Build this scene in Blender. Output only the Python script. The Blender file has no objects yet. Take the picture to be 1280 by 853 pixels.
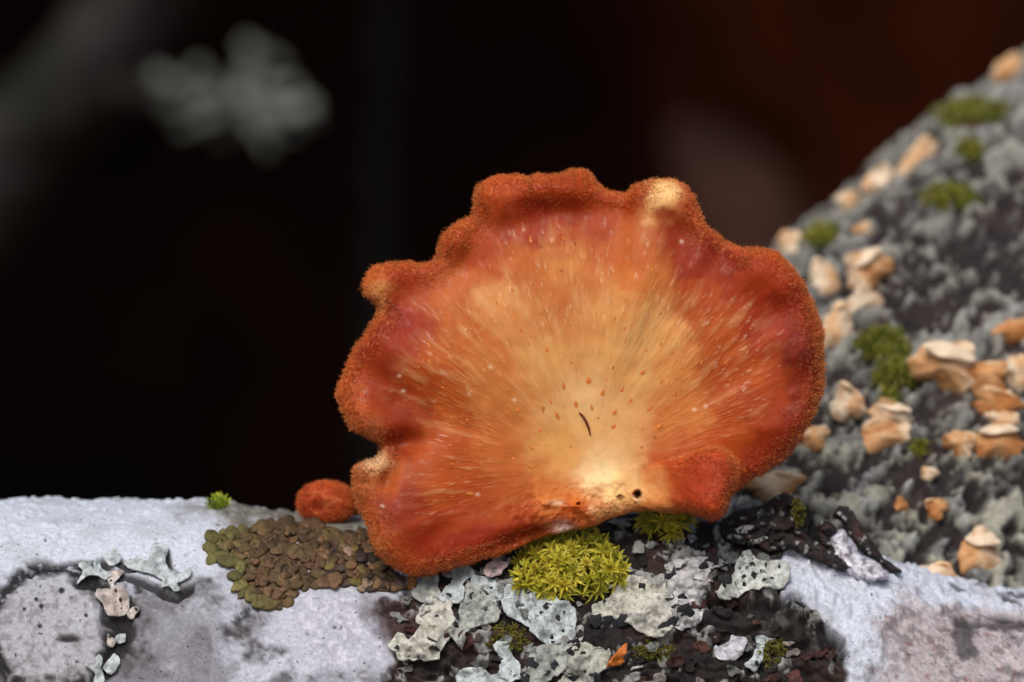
import bpy, bmesh, math, random
import numpy as np
from mathutils import Vector, Matrix
from mathutils.bvhtree import BVHTree
from mathutils.geometry import delaunay_2d_cdt

# ------------------------------------------------------------------ camera, sky, sun, exposure
# all lengths below are written in millimetres and turned into metres by MM
MM = 0.001
S = 0.09                      # mm per photo pixel at the distance of focus
LENS, SENSOR = 100.0, 22.3
D = 1280*S*LENS/SENSOR        # distance of focus
PITCH = math.radians(9.0)
FWD = np.array([0, math.cos(PITCH), -math.sin(PITCH)])
UPV = np.array([0, math.sin(PITCH), math.cos(PITCH)])
RGT = np.array([1.0, 0, 0])
EYE = -FWD*D

sc = bpy.context.scene
col = sc.collection
cd = bpy.data.cameras.new('camera'); cam = bpy.data.objects.new('camera', cd); col.objects.link(cam)
cam.location = Vector(EYE*MM)
cam.rotation_euler = (math.pi/2-PITCH, 0, 0)
cd.lens = LENS; cd.sensor_width = SENSOR; cd.clip_start = 0.01; cd.clip_end = 500
cd.dof.use_dof = True; cd.dof.focus_distance = (D-2.0)*MM; cd.dof.aperture_fstop = 10
sc.camera = cam

SUN_EL, SUN_AZ = math.radians(50), math.radians(196)   # azimuth from +Y clockwise: from the front left
world = bpy.data.worlds.new('World'); sc.world = world; world.use_nodes = True
wn = world.node_tree.nodes; wl = world.node_tree.links
sky = wn.new('ShaderNodeTexSky'); sky.sky_type = 'NISHITA'; sky.sun_disc = False
sky.sun_elevation = SUN_EL; sky.sun_rotation = SUN_AZ; sky.air_density = 1.0; sky.dust_density = 4.0; sky.ozone_density = 1.0
wl.new(sky.outputs[0], wn['Background'].inputs[0]); wn['Background'].inputs[1].default_value = 0.10
sd = bpy.data.lights.new('sun', 'SUN'); sun = bpy.data.objects.new('sun', sd); col.objects.link(sun)
sd.energy = 1.5; sd.angle = math.radians(24); sd.color = (1.0, 0.965, 0.92)
sdir = Vector((math.sin(SUN_AZ)*math.cos(SUN_EL), math.cos(SUN_AZ)*math.cos(SUN_EL), math.sin(SUN_EL)))
sun.rotation_euler = sdir.to_track_quat('Z', 'Y').to_euler(); sun.location = sdir*2
sc.view_settings.view_transform = 'Standard'; sc.view_settings.look = 'None'; sc.view_settings.gamma = 1
sc.view_settings.exposure = 0.3
sc.cycles.use_denoising = True

# ------------------------------------------------------------------ maths helpers
def P(px, py, y):
    """photo pixel + world depth y (mm) -> world point (mm); arrays allowed"""
    px, py, y = np.broadcast_arrays(np.asarray(px, float), np.asarray(py, float), np.asarray(y, float))
    a = (px-640)*S/D; b = -(py-426.5)*S/D
    d = FWD + a[..., None]*RGT + b[..., None]*UPV
    t = (y-EYE[1])/d[..., 1]
    return EYE + d*t[..., None]

def proj(v):
    r = v-EYE; f = r@FWD
    return 640+(r@RGT)/f*D/S, 426.5-(r@UPV)/f*D/S

def lin(c, k=1.0):
    c = np.asarray(c, float)/255.0
    return np.where(c <= .04045, c/12.92, ((c+.055)/1.055)**2.4)*k

def _hash(ix, iy, iz, seed):
    h = (ix*374761393 + iy*668265263 + iz*2147483647 + seed*144665) & 0xffffffff
    h = ((h ^ (h >> 13))*1274126177) & 0xffffffff
    return ((h ^ (h >> 16)) & 0xffff)/65535.0

def noise(p, seed=0):
    p = np.asarray(p, float); i = np.floor(p).astype(np.int64); f = p-i
    u = f*f*f*(f*(f*6-15)+10)
    r = 0
    for dx in (0, 1):
        wx = u[:, 0] if dx else 1-u[:, 0]
        for dy in (0, 1):
            wy = u[:, 1] if dy else 1-u[:, 1]
            for dz in (0, 1):
                wz = u[:, 2] if dz else 1-u[:, 2]
                r = r + wx*wy*wz*_hash(i[:, 0]+dx, i[:, 1]+dy, i[:, 2]+dz, seed)
    return r*2-1

def fbm(p, seed=0, oct=4, gain=.5):
    a, r, t = 1.0, 0, 0
    p = np.asarray(p, float)
    for o in range(oct):
        r = r+a*noise(p*2.03**o+o*7.3, seed+o); t += a; a *= gain
    return r/t

def worley(p, seed=0):
    """distance to nearest and second nearest feature point, id of the nearest"""
    p = np.asarray(p, float); i = np.floor(p).astype(np.int64)
    d1 = np.full(len(p), 9.0); d2 = d1.copy(); idn = np.zeros(len(p))
    for dx in (-1, 0, 1):
        for dy in (-1, 0, 1):
            for dz in (-1, 0, 1):
                c = i+np.array([dx, dy, dz])
                q = c+np.stack([_hash(c[:, 0], c[:, 1], c[:, 2], seed+k) for k in range(3)], 1)
                d = np.linalg.norm(p-q, axis=1)
                near = d < d1
                d2 = np.where(near, d1, np.minimum(d2, d)); d1 = np.where(near, d, d1)
                idn = np.where(near, _hash(c[:, 0], c[:, 1], c[:, 2], seed+9), idn)
    return d1, d2, idn

def sstep(a, b, x):
    t = np.clip((x-a)/(b-a), 0, 1); return t*t*(3-2*t)

def mixc(c, target, m):
    return c*(1-m[:, None])+np.asarray(target)*m[:, None]

def polysd(px, py, poly):
    """signed distance to a polygon, positive inside"""
    poly = np.asarray(poly, float); n = len(poly)
    d = np.full(px.shape, 1e9); ins = np.zeros(px.shape, bool)
    for k in range(n):
        a, b = poly[k], poly[(k+1) % n]; e = b-a
        t = np.clip(((px-a[0])*e[0]+(py-a[1])*e[1])/max(e@e, 1e-9), 0, 1)
        d = np.minimum(d, np.hypot(px-a[0]-t*e[0], py-a[1]-t*e[1]))
        if a[1] != b[1]:
            ins ^= ((a[1] > py) != (b[1] > py)) & (px < (b[0]-a[0])*(py-a[1])/(b[1]-a[1])+a[0])
    return np.where(ins, d, -d)

def smooth_closed(pts, step):
    """closed Catmull-Rom curve resampled at an even step"""
    pts = np.asarray(pts, float); n = len(pts); out = []
    for k in range(n):
        p0, p1, p2, p3 = pts[k-1], pts[k], pts[(k+1) % n], pts[(k+2) % n]
        m = max(4, int(np.linalg.norm(p2-p1)/step*3))
        t = np.linspace(0, 1, m, endpoint=False)[:, None]
        out.append(.5*((2*p1)+(p2-p0)*t+(2*p0-5*p1+4*p2-p3)*t*t+(3*p1-p0-3*p2+p3)*t**3))
    c = np.concatenate(out); c2 = np.vstack([c, c[:1]])
    L = np.concatenate([[0], np.cumsum(np.linalg.norm(np.diff(c2, axis=0), axis=1))])
    k = max(8, int(L[-1]/step))
    s = np.linspace(0, L[-1], k, endpoint=False)
    return np.stack([np.interp(s, L, c2[:, j]) for j in range(2)], 1)

# ------------------------------------------------------------------ object helpers
def root(name, label, cat, loc, group=None):
    o = bpy.data.objects.new(name, None); col.objects.link(o); o.empty_display_size = .005
    o.location = Vector(np.asarray(loc, float)*MM); o['label'] = label; o['category'] = cat
    if group: o['group'] = group
    return o

def build(name, verts, faces, mat, parent=None, colors=None, vecs=None, base=None, smooth=True):
    """verts in world mm; parent's location (and its parents') is taken off"""
    verts = np.asarray(verts, float)
    off = np.zeros(3)
    q = parent
    while q is not None:
        off = off+np.array(q.location)/MM; q = q.parent
    if parent is None and base is not None: off = np.asarray(base, float)
    me = bpy.data.meshes.new(name)
    v = (verts-off)*MM
    if isinstance(faces, np.ndarray):
        n, k = faces.shape
        me.vertices.add(len(v)); me.vertices.foreach_set('co', v.ravel().astype(np.float32))
        me.loops.add(n*k); me.loops.foreach_set('vertex_index', faces.ravel().astype(np.int32))
        me.polygons.add(n); me.polygons.foreach_set('loop_start', np.arange(0, n*k, k, dtype=np.int32))
        me.polygons.foreach_set('loop_total', np.full(n, k, np.int32)); me.update(calc_edges=True)
    else:
        me.from_pydata(v.tolist(), [], faces)
    me.polygons.foreach_set('use_smooth', np.full(len(me.polygons), smooth))
    if colors is not None:
        a = me.attributes.new('Col', 'FLOAT_COLOR', 'POINT')
        a.data.foreach_set('color', np.hstack([np.clip(colors, 0, 1), np.ones((len(v), 1))]).ravel().astype(np.float32))
    if vecs is not None:
        vecs = np.asarray(vecs)                           # angle, radius, nearness to the rim
        a = me.attributes.new('Polar', 'FLOAT_VECTOR', 'POINT')
        a.data.foreach_set('vector', np.c_[np.cos(vecs[:, 0]), np.sin(vecs[:, 0]), vecs[:, 1]].ravel().astype(np.float32))
        a = me.attributes.new('Edge', 'FLOAT', 'POINT'); a.data.foreach_set('value', vecs[:, 2].astype(np.float32))
    me.materials.append(mat); me.validate()
    o = bpy.data.objects.new(name, me); col.objects.link(o)
    if parent is not None: o.parent = parent
    elif base is not None: o.location = Vector(off*MM)
    return o

def grid_faces(nu, nv, wrap_v=False):
    i = np.arange(nu-1)[:, None]; j = np.arange(nv if wrap_v else nv-1)[None, :]; j2 = (j+1) % nv
    return np.stack([i*nv+j, i*nv+j2, (i+1)*nv+j2, (i+1)*nv+j], -1).reshape(-1, 4)

# ------------------------------------------------------------------ materials
def material(name, color=None, rough=.7, var=.25, scale=900, bump=.3, bump_scale=1500, bump_dist=.0002, sss=0, radius=(1, .4, .2), spec=.3, rand=0, speck=None, coat=0):
    """colour from the 'Col' attribute (or one colour), broken up by noise; fine relief by bump"""
    m = bpy.data.materials.new(name); m.use_nodes = True; nt = m.node_tree; N = nt.nodes; L = nt.links
    b = N['Principled BSDF']; b.inputs['Roughness'].default_value = rough; b.inputs['Specular IOR Level'].default_value = spec
    geo = N.new('ShaderNodeNewGeometry')
    if color is None:
        src = N.new('ShaderNodeAttribute'); src.attribute_name = 'Col'; c = src.outputs['Color']
    else:
        src = N.new('ShaderNodeRGB'); src.outputs[0].default_value = (*color, 1); c = src.outputs[0]
    tc = N.new('ShaderNodeTexCoord')
    def nz(s, detail=4, rough_=.6):
        n = N.new('ShaderNodeTexNoise'); n.inputs['Scale'].default_value = s; n.inputs['Detail'].default_value = detail
        n.inputs['Roughness'].default_value = rough_; L.new(geo.outputs['Position'], n.inputs['Vector']); return n.outputs['Fac']
    def ramp(fac, lo, hi, a, bb):
        r = N.new('ShaderNodeMapRange'); r.inputs[1].default_value = lo; r.inputs[2].default_value = hi
        r.inputs[3].default_value = a; r.inputs[4].default_value = bb; L.new(fac, r.inputs[0]); return r.outputs[0]
    mul = N.new('ShaderNodeVectorMath'); mul.operation = 'SCALE'; L.new(c, mul.inputs[0])
    L.new(ramp(nz(scale), .3, .7, 1-var, 1+var), mul.inputs['Scale']); c = mul.outputs[0]
    if speck:
        mx = N.new('ShaderNodeMix'); mx.data_type = 'RGBA'; L.new(ramp(nz(speck[1], 2), speck[2], speck[2]+.06, 0, speck[3]), mx.inputs[0])
        L.new(c, mx.inputs[6]); mx.inputs[7].default_value = (*speck[0], 1); c = mx.outputs[2]
    if rand:
        oi = N.new('ShaderNodeObjectInfo'); hs = N.new('ShaderNodeHueSaturation')
        L.new(ramp(oi.outputs['Random'], 0, 1, 1-rand, 1+rand), hs.inputs['Value'])
        L.new(ramp(oi.outputs['Random'], 0, 1, .5+rand*.07, .5-rand*.07), hs.inputs['Hue']); L.new(c, hs.inputs['Color']); c = hs.outputs[0]
    L.new(c, b.inputs['Base Color'])
    if bump:
        bp = N.new('ShaderNodeBump'); bp.inputs['Strength'].default_value = bump; bp.inputs['Distance'].default_value = bump_dist
        L.new(nz(bump_scale, 5, .65), bp.inputs['Height']); L.new(bp.outputs[0], b.inputs['Normal'])
    if sss:
        b.inputs['Subsurface Weight'].default_value = sss; b.inputs['Subsurface Radius'].default_value = radius
        b.inputs['Subsurface Scale'].default_value = .0012
    if coat: b.inputs['Coat Weight'].default_value = coat; b.inputs['Coat Roughness'].default_value = .25
    return m

def cap_material():
    m = material('mushroom_flesh', None, rough=.5, var=.07, scale=500, bump=0, sss=.5, radius=(1, .34, .12), spec=.2)
    nt = m.node_tree; N = nt.nodes; L = nt.links; b = N['Principled BSDF']
    at = N.new('ShaderNodeAttribute'); at.attribute_name = 'Polar'
    def nz(scale, detail=4, rough=.6):
        mp = N.new('ShaderNodeMapping'); mp.inputs['Scale'].default_value = scale; L.new(at.outputs['Vector'], mp.inputs[0])
        n = N.new('ShaderNodeTexNoise'); n.inputs['Scale'].default_value = 1; n.inputs['Detail'].default_value = detail; n.inputs['Roughness'].default_value = rough
        L.new(mp.outputs[0], n.inputs['Vector']); return n.outputs['Fac']
    def rg(f, lo, hi, a, c):
        r = N.new('ShaderNodeMapRange'); [setattr(r.inputs[k+1], 'default_value', x) for k, x in enumerate((lo, hi, a, c))]; L.new(f, r.inputs[0]); return r.outputs[0]
    def math_(op, a, c):
        n = N.new('ShaderNodeMath'); n.operation = op
        for k, x in enumerate((a, c)):
            if isinstance(x, (int, float)): n.inputs[k].default_value = x
            else: L.new(x, n.inputs[k])
        return n.outputs[0]
    base = b.inputs['Base Color'].links[0].from_socket
    streak = nz((19, 19, 2.1), 2, .5); fine = nz((52, 52, 7), 3, .55); broad = nz((8, 8, 2.5))
    def mix(fac, c, tgt, mode='MIX'):
        x = N.new('ShaderNodeMix'); x.data_type = 'RGBA'; x.blend_type = mode; L.new(fac, x.inputs[0]); L.new(c, x.inputs[6]); x.inputs[7].default_value = (*tgt, 1); return x.outputs[2]
    eat = N.new('ShaderNodeAttribute'); eat.attribute_name = 'Edge'; edge_ = eat.outputs['Fac']
    sep = N.new('ShaderNodeSeparateXYZ'); L.new(at.outputs['Vector'], sep.inputs[0])
    inner = math_('MULTIPLY', rg(edge_, .42, .72, 1, .06), rg(sep.outputs[2], .5, 2.0, .05, 1))          # streaks fade in the felted margin
    c = mix(math_('MULTIPLY', rg(streak, .52, .76, 0, .34), inner), base, lin((236, 190, 128)))
    c = mix(math_('MULTIPLY', rg(streak, .46, .34, 0, .3), inner), c, lin((202, 108, 44)))
    c = mix(math_('MULTIPLY', rg(fine, .6, .7, 0, .27), inner), c, lin((250, 222, 178)))  # fine cream dashes, partly wet glints painted into the colour
    c = mix(rg(broad, .55, .8, 0, .25), c, lin((186, 88, 36)))
    felt = N.new('ShaderNodeTexNoise'); felt.inputs['Scale'].default_value = 2300; felt.inputs['Detail'].default_value = 3
    g = N.new('ShaderNodeNewGeometry'); L.new(g.outputs['Position'], felt.inputs['Vector'])
    edge = rg(edge_, .74, .95, 0, 1)
    c = mix(math_('MULTIPLY', rg(felt.outputs['Fac'], .53, .7, 0, .6), edge), c, lin((206, 116, 62)))
    c = mix(math_('MULTIPLY', rg(felt.outputs['Fac'], .45, .3, 0, .6), edge), c, lin((120, 36, 14)))
    # scattered dark pin-specks
    vor = N.new('ShaderNodeTexVoronoi'); vor.inputs['Scale'].default_value = 330; L.new(g.outputs['Position'], vor.inputs['Vector'])
    c = mix(rg(vor.outputs['Distance'], .09, .06, 0, .55), c, lin((150, 62, 28)))
    L.new(c, b.inputs['Base Color'])
    h = math_('ADD', math_('MULTIPLY', math_('ADD', streak, math_('MULTIPLY', fine, .6)), inner), math_('MULTIPLY', felt.outputs['Fac'], edge))
    bp = N.new('ShaderNodeBump'); bp.inputs['Strength'].default_value = .5; bp.inputs['Distance'].default_value = .00045
    L.new(h, bp.inputs['Height']); L.new(bp.outputs[0], b.inputs['Normal'])
    L.new(rg(fine, .5, .68, .6, .32), b.inputs['Roughness']); b.inputs['Subsurface Scale'].default_value = .0018
    return m

M = {}
M['bark'] = material('lichen_crusted_bark', None, rough=.8, var=.2, scale=2600, bump=.5, bump_scale=2300, bump_dist=.0003, speck=((.03, .027, .026), 1500, .66, .75))
M['limb'] = material('rough_limb_bark', None, rough=.8, var=.35, scale=1300, bump=.6, bump_scale=900, bump_dist=.0006)
M['chip'] = material('dark_dead_bark', None, rough=.7, var=.45, scale=1200, bump=.9, bump_scale=1000, bump_dist=.0006, spec=.35)
M['lichen'] = material('pale_lichen', None, rough=.75, var=.28, scale=1500, bump=.9, bump_scale=1300, bump_dist=.0004, speck=((.05, .048, .045), 2100, .64, .8), sss=.1, radius=(.5, .5, .4))
M['brown'] = material('brown_lichen', None, rough=.7, var=.3, scale=1900, bump=.8, bump_scale=1700, bump_dist=.0003, rand=.16)
M['black'] = material('black_apothecium', (.014, .014, .017), rough=.7, var=.5, scale=2500, bump=.5, bump_scale=3000)
M['cap'] = cap_material()
M['hair'] = material('mushroom_fuzz', None, rough=.6, var=.2, scale=1500, bump=0, sss=.0)
M['scale'] = material('mushroom_scale', None, rough=.6, var=.25, scale=2500, bump=.3, spec=.15)
M['moss'] = material('yellow_green_moss', None, rough=.55, var=.2, scale=900, bump=0, sss=.15, radius=(.5, .6, .1), rand=.22)
M['fungus'] = material('tan_fungus', None, rough=.75, var=.14, scale=700, bump=.5, bump_scale=900, bump_dist=.0003, sss=.15, radius=(1, .6, .3))
M['fiber'] = material('dark_red_fibre', lin((96, 34, 28)), rough=.5, var=.3, scale=3000, bump=0)
M['scrap'] = material('orange_scrap', lin((196, 112, 48)), rough=.6, var=.3, scale=1500, bump=.5)
M['soil'] = material('leaf_litter_soil', None, rough=.95, var=.4, scale=30, bump=.8, bump_scale=60, bump_dist=.01, spec=.1)
M['dimbark'] = material('grey_twig_bark', None, rough=.9, var=.4, scale=250, bump=.6, bump_scale=400, bump_dist=.001)

# ------------------------------------------------------------------ the setting: forest floor and an earth hollow added behind as shade
def ground():
    n = 161
    g = np.linspace(-1, 1, n); g = np.sign(g)*np.abs(g)**3*40000
    X, Y = np.meshgrid(g, g, indexing='ij')
    p = np.stack([X.ravel(), Y.ravel(), np.zeros(n*n)], 1)
    r = np.hypot(p[:, 0], p[:, 1])
    p[:, 2] = -330+fbm(p/420, 3)*35+fbm(p/90, 5, 3)*14+fbm(p/4000, 8)*300*sstep(2500, 9000, r)
    c = np.tile(lin((96, 66, 46)), (len(p), 1)); c = mixc(c, lin((58, 44, 34)), sstep(-.2, .3, fbm(p/120, 9)))
    o = build('ground', p, grid_faces(n, n), M['soil'], colors=c); o['kind'] = 'structure'
ground()

def shade_bank():
    # earth floor and wall behind the branch; unseen roof and outer face added for shade
    prof = np.array([(520, -400), (700, -330), (980, -300), (1250, -230), (1420, -100), (1480, 100), (1420, 300), (1200, 420), (900, 450), (620, 415), (430, 372), (330, 350), (300, 372), (330, 450), (480, 640), (900, 900), (1700, 1150), (3500, 1300)], float)
    t = np.linspace(0, len(prof)-1, 150); yz = np.stack([np.interp(t, np.arange(len(prof)), prof[:, k]) for k in (0, 1)], 1)
    xs = np.concatenate([np.linspace(-3000, -900, 22)[:-1], np.linspace(-900, 900, 110), np.linspace(900, 3000, 22)[1:]])
    Xg = np.repeat(xs, len(yz)); Yg = np.tile(yz[:, 0], len(xs)); Zg = np.tile(yz[:, 1], len(xs))
    p = np.stack([Xg, Yg, Zg], 1)
    # the hollow closes at both ends
    k = sstep(950, 1500, np.abs(Xg)); p[:, 1] = p[:, 1]*(1-k)+np.minimum(p[:, 1], 560+.35*np.maximum(Zg, 0))*k
    w = np.stack([fbm(p/230+s, 21+s, 4) for s in range(3)], 1)*np.array([30, 55, 40])
    p = p+w
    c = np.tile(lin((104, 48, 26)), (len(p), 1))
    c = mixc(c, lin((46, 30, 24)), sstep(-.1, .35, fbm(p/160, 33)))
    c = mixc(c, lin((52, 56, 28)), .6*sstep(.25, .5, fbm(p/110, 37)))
    c = mixc(c, lin((20, 12, 9)), .9*(1-sstep(20, 110, p[:, 0]+fbm(p/150, 39)*60)))   # red leaf litter; deep shade on the other side painted near black
    o = build('bank_shade_hollow', p, grid_faces(len(xs), len(yz)), M['soil'], colors=c); o['kind'] = 'structure'
shade_bank()

# ------------------------------------------------------------------ the branch
BY, BR = 12.0, 24.0
top_px = np.array([(-1500, 600), (-200, 624), (0, 625), (150, 627), (270, 632), (330, 641), (450, 655), (560, 659), (700, 659), (850, 655), (950, 664), (1010, 680), (1100, 704), (1150, 722), (1210, 740), (1280, 752), (1500, 775), (2800, 860)], float)
_tp = P(top_px[:, 0], top_px[:, 1], BY)
def ztop(x): return np.interp(x, _tp[:, 0], _tp[:, 2])

def blob(U, V, cx, cy, rx, ry, soft=.3, ang=0):
    a = math.radians(ang); u, v = U-cx, V-cy
    uu = (u*math.cos(a)+v*math.sin(a))/rx; vv = (-u*math.sin(a)+v*math.cos(a))/ry
    return 1-sstep(1-soft, 1+soft, np.hypot(uu, vv))

WHITE_RIGHT = [(985, 682), (1010, 692), (1060, 712), (1082, 698), (1150, 720), (1215, 738), (1300, 748), (1300, 762), (1200, 762), (1140, 768), (1112, 800), (1085, 880), (1062, 880), (1058, 800), (1030, 764), (1004, 756), (986, 742), (975, 724), (968, 702)]
BARE = [(478, 746), (520, 735), (560, 690), (640, 640), (700, 600), (1010, 600), (1080, 690), (1055, 715), (985, 684), (968, 702), (974, 724), (986, 744), (1004, 758), (1030, 770), (1052, 800), (1075, 880), (1060, 960), (470, 960), (480, 850), (500, 812)]

def make_branch():
    xs = np.concatenate([np.linspace(-420, -64, 160)[:-1], np.arange(-64, 64, .21), np.linspace(64, 420, 160)[1:]])
    ph = np.radians(np.concatenate([np.arange(-35, 122, .5), np.linspace(122, 325, 60)[:-1]]))
    nx, nv = len(xs), len(ph)
    X = np.repeat(xs, nv); F = np.tile(ph, nx)
    rad = BR*(1+.02*np.sin(X/31+1))
    zc = ztop(X)-BR
    nrm = np.stack([np.zeros_like(X), -np.cos(F), np.sin(F)], 1)
    base = np.stack([X, BY-np.cos(F)*rad, zc+np.sin(F)*rad], 1)
    q = base
    U0, V0 = proj(base)
    n1 = fbm(q/3.2, 1, 5); n2 = fbm(q/3.2+40, 2, 5); n3 = fbm(q/1.1, 4, 4); n4 = fbm(q/9, 6, 3); n5 = fbm(q/.55, 12, 2)
    U, V = U0+n1*26, V0+n2*22
    front = sstep(-.9, -.2, -np.cos(F))*0+1
    # --- colours of bark and crusts, with shade round the left lichens painted in
    c = np.tile(lin((208, 214, 226)), (len(X), 1))
    c = mixc(c, lin((186, 190, 198)), sstep(0, .5, n1)*.8)
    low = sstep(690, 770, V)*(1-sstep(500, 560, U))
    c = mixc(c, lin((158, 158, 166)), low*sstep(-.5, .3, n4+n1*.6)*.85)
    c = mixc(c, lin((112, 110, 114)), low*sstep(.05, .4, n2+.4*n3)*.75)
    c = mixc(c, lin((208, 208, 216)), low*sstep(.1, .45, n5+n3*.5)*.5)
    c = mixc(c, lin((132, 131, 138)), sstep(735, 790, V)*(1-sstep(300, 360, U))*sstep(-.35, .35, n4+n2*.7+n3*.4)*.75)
    # greyer, weathered upper side left of the mushroom
    up = blob(U, V, 400, 648, 150, 24, .4, 4)
    c = mixc(c, lin((128, 124, 112)), up*.95); c = mixc(c, lin((92, 88, 80)), up*sstep(0, .4, n3)*.7)
    # round crust colony with its dark border line
    r = np.hypot(U0-68+n1*7+n3*4, V0-790+n2*7+n5*3); ringm = np.clip(1.3*np.exp(-((r-80)/11)**2)*sstep(-.5, .15, n4+.5*n2+.2+(790-V0)/260), 0, 1)
    inr = 1-sstep(70, 82, r)
    c = mixc(c, lin((180, 180, 186)), inr*.85); c = mixc(c, lin((120, 118, 120)), inr*sstep(.0, .35, n5+.4*n3)*.6)
    ringm = ringm*sstep(-.4, .3, n3+.6*n5+ringm*.3); c = mixc(c, lin((40, 38, 40)), ringm)
    for bx, by, br in ((77, 740, 4), (46, 752, 3), (52, 760, 3.5), (31, 764, 2.5), (50, 784, 3), (95, 715, 3), (96, 828, 2), (20, 820, 2), (108, 770, 2.5)): c = mixc(c, lin((34, 32, 33)), blob(U0, V0, bx, by, br, br, .3))
    slit = blob(U0+n1*6, V0+n2*4, 85, 798, 15, 4.5, .5, 6); c = mixc(c, lin((50, 46, 44)), slit)
    # pale lilac granular crust, low centre left
    lil = blob(U, V, 415, 790, 88, 52, .35)
    c = mixc(c, lin((188, 188, 200)), lil*.8); c = mixc(c, lin((222, 222, 232)), lil*sstep(.1, .4, n5)*.6)
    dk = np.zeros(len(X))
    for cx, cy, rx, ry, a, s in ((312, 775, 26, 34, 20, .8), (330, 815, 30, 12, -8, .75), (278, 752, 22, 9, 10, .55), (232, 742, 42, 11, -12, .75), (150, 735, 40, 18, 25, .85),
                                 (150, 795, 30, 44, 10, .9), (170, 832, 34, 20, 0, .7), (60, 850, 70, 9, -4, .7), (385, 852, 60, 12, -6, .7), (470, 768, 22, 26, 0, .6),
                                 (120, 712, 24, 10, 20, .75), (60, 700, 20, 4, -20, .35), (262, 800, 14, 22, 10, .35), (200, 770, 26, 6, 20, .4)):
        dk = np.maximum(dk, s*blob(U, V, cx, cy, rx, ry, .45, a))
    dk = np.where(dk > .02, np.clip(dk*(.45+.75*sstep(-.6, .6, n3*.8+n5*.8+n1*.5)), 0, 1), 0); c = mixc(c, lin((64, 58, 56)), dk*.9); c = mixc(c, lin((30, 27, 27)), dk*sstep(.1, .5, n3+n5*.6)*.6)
    gap = np.zeros(len(X))                                # painted shadow outlines round the lichens on the left, toned as bare bark
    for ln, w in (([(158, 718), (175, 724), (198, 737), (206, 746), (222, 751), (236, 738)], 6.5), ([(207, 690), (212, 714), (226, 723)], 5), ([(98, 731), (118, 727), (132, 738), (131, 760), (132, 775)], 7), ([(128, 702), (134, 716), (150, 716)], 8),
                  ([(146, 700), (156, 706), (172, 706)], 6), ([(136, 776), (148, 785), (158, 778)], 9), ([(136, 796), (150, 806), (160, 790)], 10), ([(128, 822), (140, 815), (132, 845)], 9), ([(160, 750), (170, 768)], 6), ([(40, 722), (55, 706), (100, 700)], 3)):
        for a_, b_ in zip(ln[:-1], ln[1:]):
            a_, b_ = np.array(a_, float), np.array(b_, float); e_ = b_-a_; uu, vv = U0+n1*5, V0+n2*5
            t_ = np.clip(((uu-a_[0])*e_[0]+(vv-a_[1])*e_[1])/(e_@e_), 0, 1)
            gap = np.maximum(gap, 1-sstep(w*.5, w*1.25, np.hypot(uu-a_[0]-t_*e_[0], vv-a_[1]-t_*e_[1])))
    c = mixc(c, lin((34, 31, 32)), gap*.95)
    # white and pinkish crusts on the right
    wr = sstep(-6, 4, polysd(U0+n1*16+n3*7, V0+n2*16+n5*5, WHITE_RIGHT))
    pink = sstep(1085, 1140, U)*sstep(752, 772, V)
    c = mixc(c, lin((172, 160, 160)), pink*.9); c = mixc(c, lin((116, 108, 110)), pink*sstep(.05, .4, n3+.3*n1)*.7)
    c = mixc(c, lin((204, 196, 198)), pink*sstep(.1, .4, n5)*.6)
    c = mixc(c, lin((140, 84, 86)), sstep(1050, 1110, U)*sstep(745, 765, V)*sstep(.3, .5, fbm(q/.9+9, 51, 4, .65))*.7)
    c = mixc(c, lin((60, 56, 58)), sstep(1130, 1200, U)*sstep(738, 750, V)*sstep(.12, .4, n2)*.8)
    dkr = np.maximum(.95*blob(U, V, 1262, 778, 34, 9, .4, 10), .7*blob(U, V, 1205, 790, 18, 6, .4, 10))
    c = mixc(c, lin((58, 54, 52)), dkr)
    # bare, broken dark bark in the middle
    sdb = polysd(U0+n1*18+n3*8, V0+n2*18+n5*5, BARE); bare = sstep(-4, 5, sdb)*(1-wr)
    ridg = 1-np.abs(fbm(np.stack([X/4.2, q[:, 1]/1.5, q[:, 2]/1.5], 1), 14, 4))*2.2
    bc = np.tile(lin((38, 31, 30)), (len(X), 1)); bc = mixc(bc, lin((64, 46, 40)), sstep(.1, .5, n4+.5*n1)*.7); bc = mixc(bc, lin((28, 24, 25)), sstep(.0, .5, n2+n3*.5))
    bc = mixc(bc, lin((168, 168, 164)), sstep(.16, .3, fbm(q/1.7+5, 17, 5, .6))*.85)
    c = c*(1-bare[:, None])+bc*bare[:, None]
    mar = blob(U, V, 500, 775, 26, 30, .4); c = mixc(c, lin((74, 54, 54)), mar*.8)
    c = mixc(c, lin((40, 35, 34)), np.clip(blob(U, V, 945, 775, 85, 24, .35, 14)+blob(U, V, 1030, 808, 36, 20, .3, 25), 0, 1)*.85)
    # --- relief
    h = n4*.5+n1*.2+n3*.045+n5*.015
    h += inr*(.25+.10*n5)-ringm*.35-slit*.5
    wart = fbm(q/1.0+70, 61, 2); h += sstep(.36, .5, wart)*.26*(1-bare)*(1-low*.5)
    h += lil*.1*n5
    h -= dk*.35+gap*.6
    h += bare*(-.9+ridg*1.25+n3*.7+n5*.2+.5*sstep(.16, .3, fbm(q/1.7+5, 17, 5, .6)))
    h += wr*(.5+.5*sstep(0, .5, fbm(q/1.0+3, 63, 2))+.35*n3)
    h -= 2.4*np.clip(blob(U, V, 935, 752, 62, 11, .4, 4)+.8*blob(U, V, 965, 790, 70, 8, .4, 12)+.9*blob(U, V, 1035, 800, 26, 14, .4, 25), 0, 1)*(1-wr)
    h -= 1.6*blob(U, V, 520, 850, 34, 22, .4)+1.3*blob(U, V, 600, 795, 30, 20, .5)+1.6*blob(U, V, 580, 830, 20, 30, .5)
    h -= dkr*.7
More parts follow.
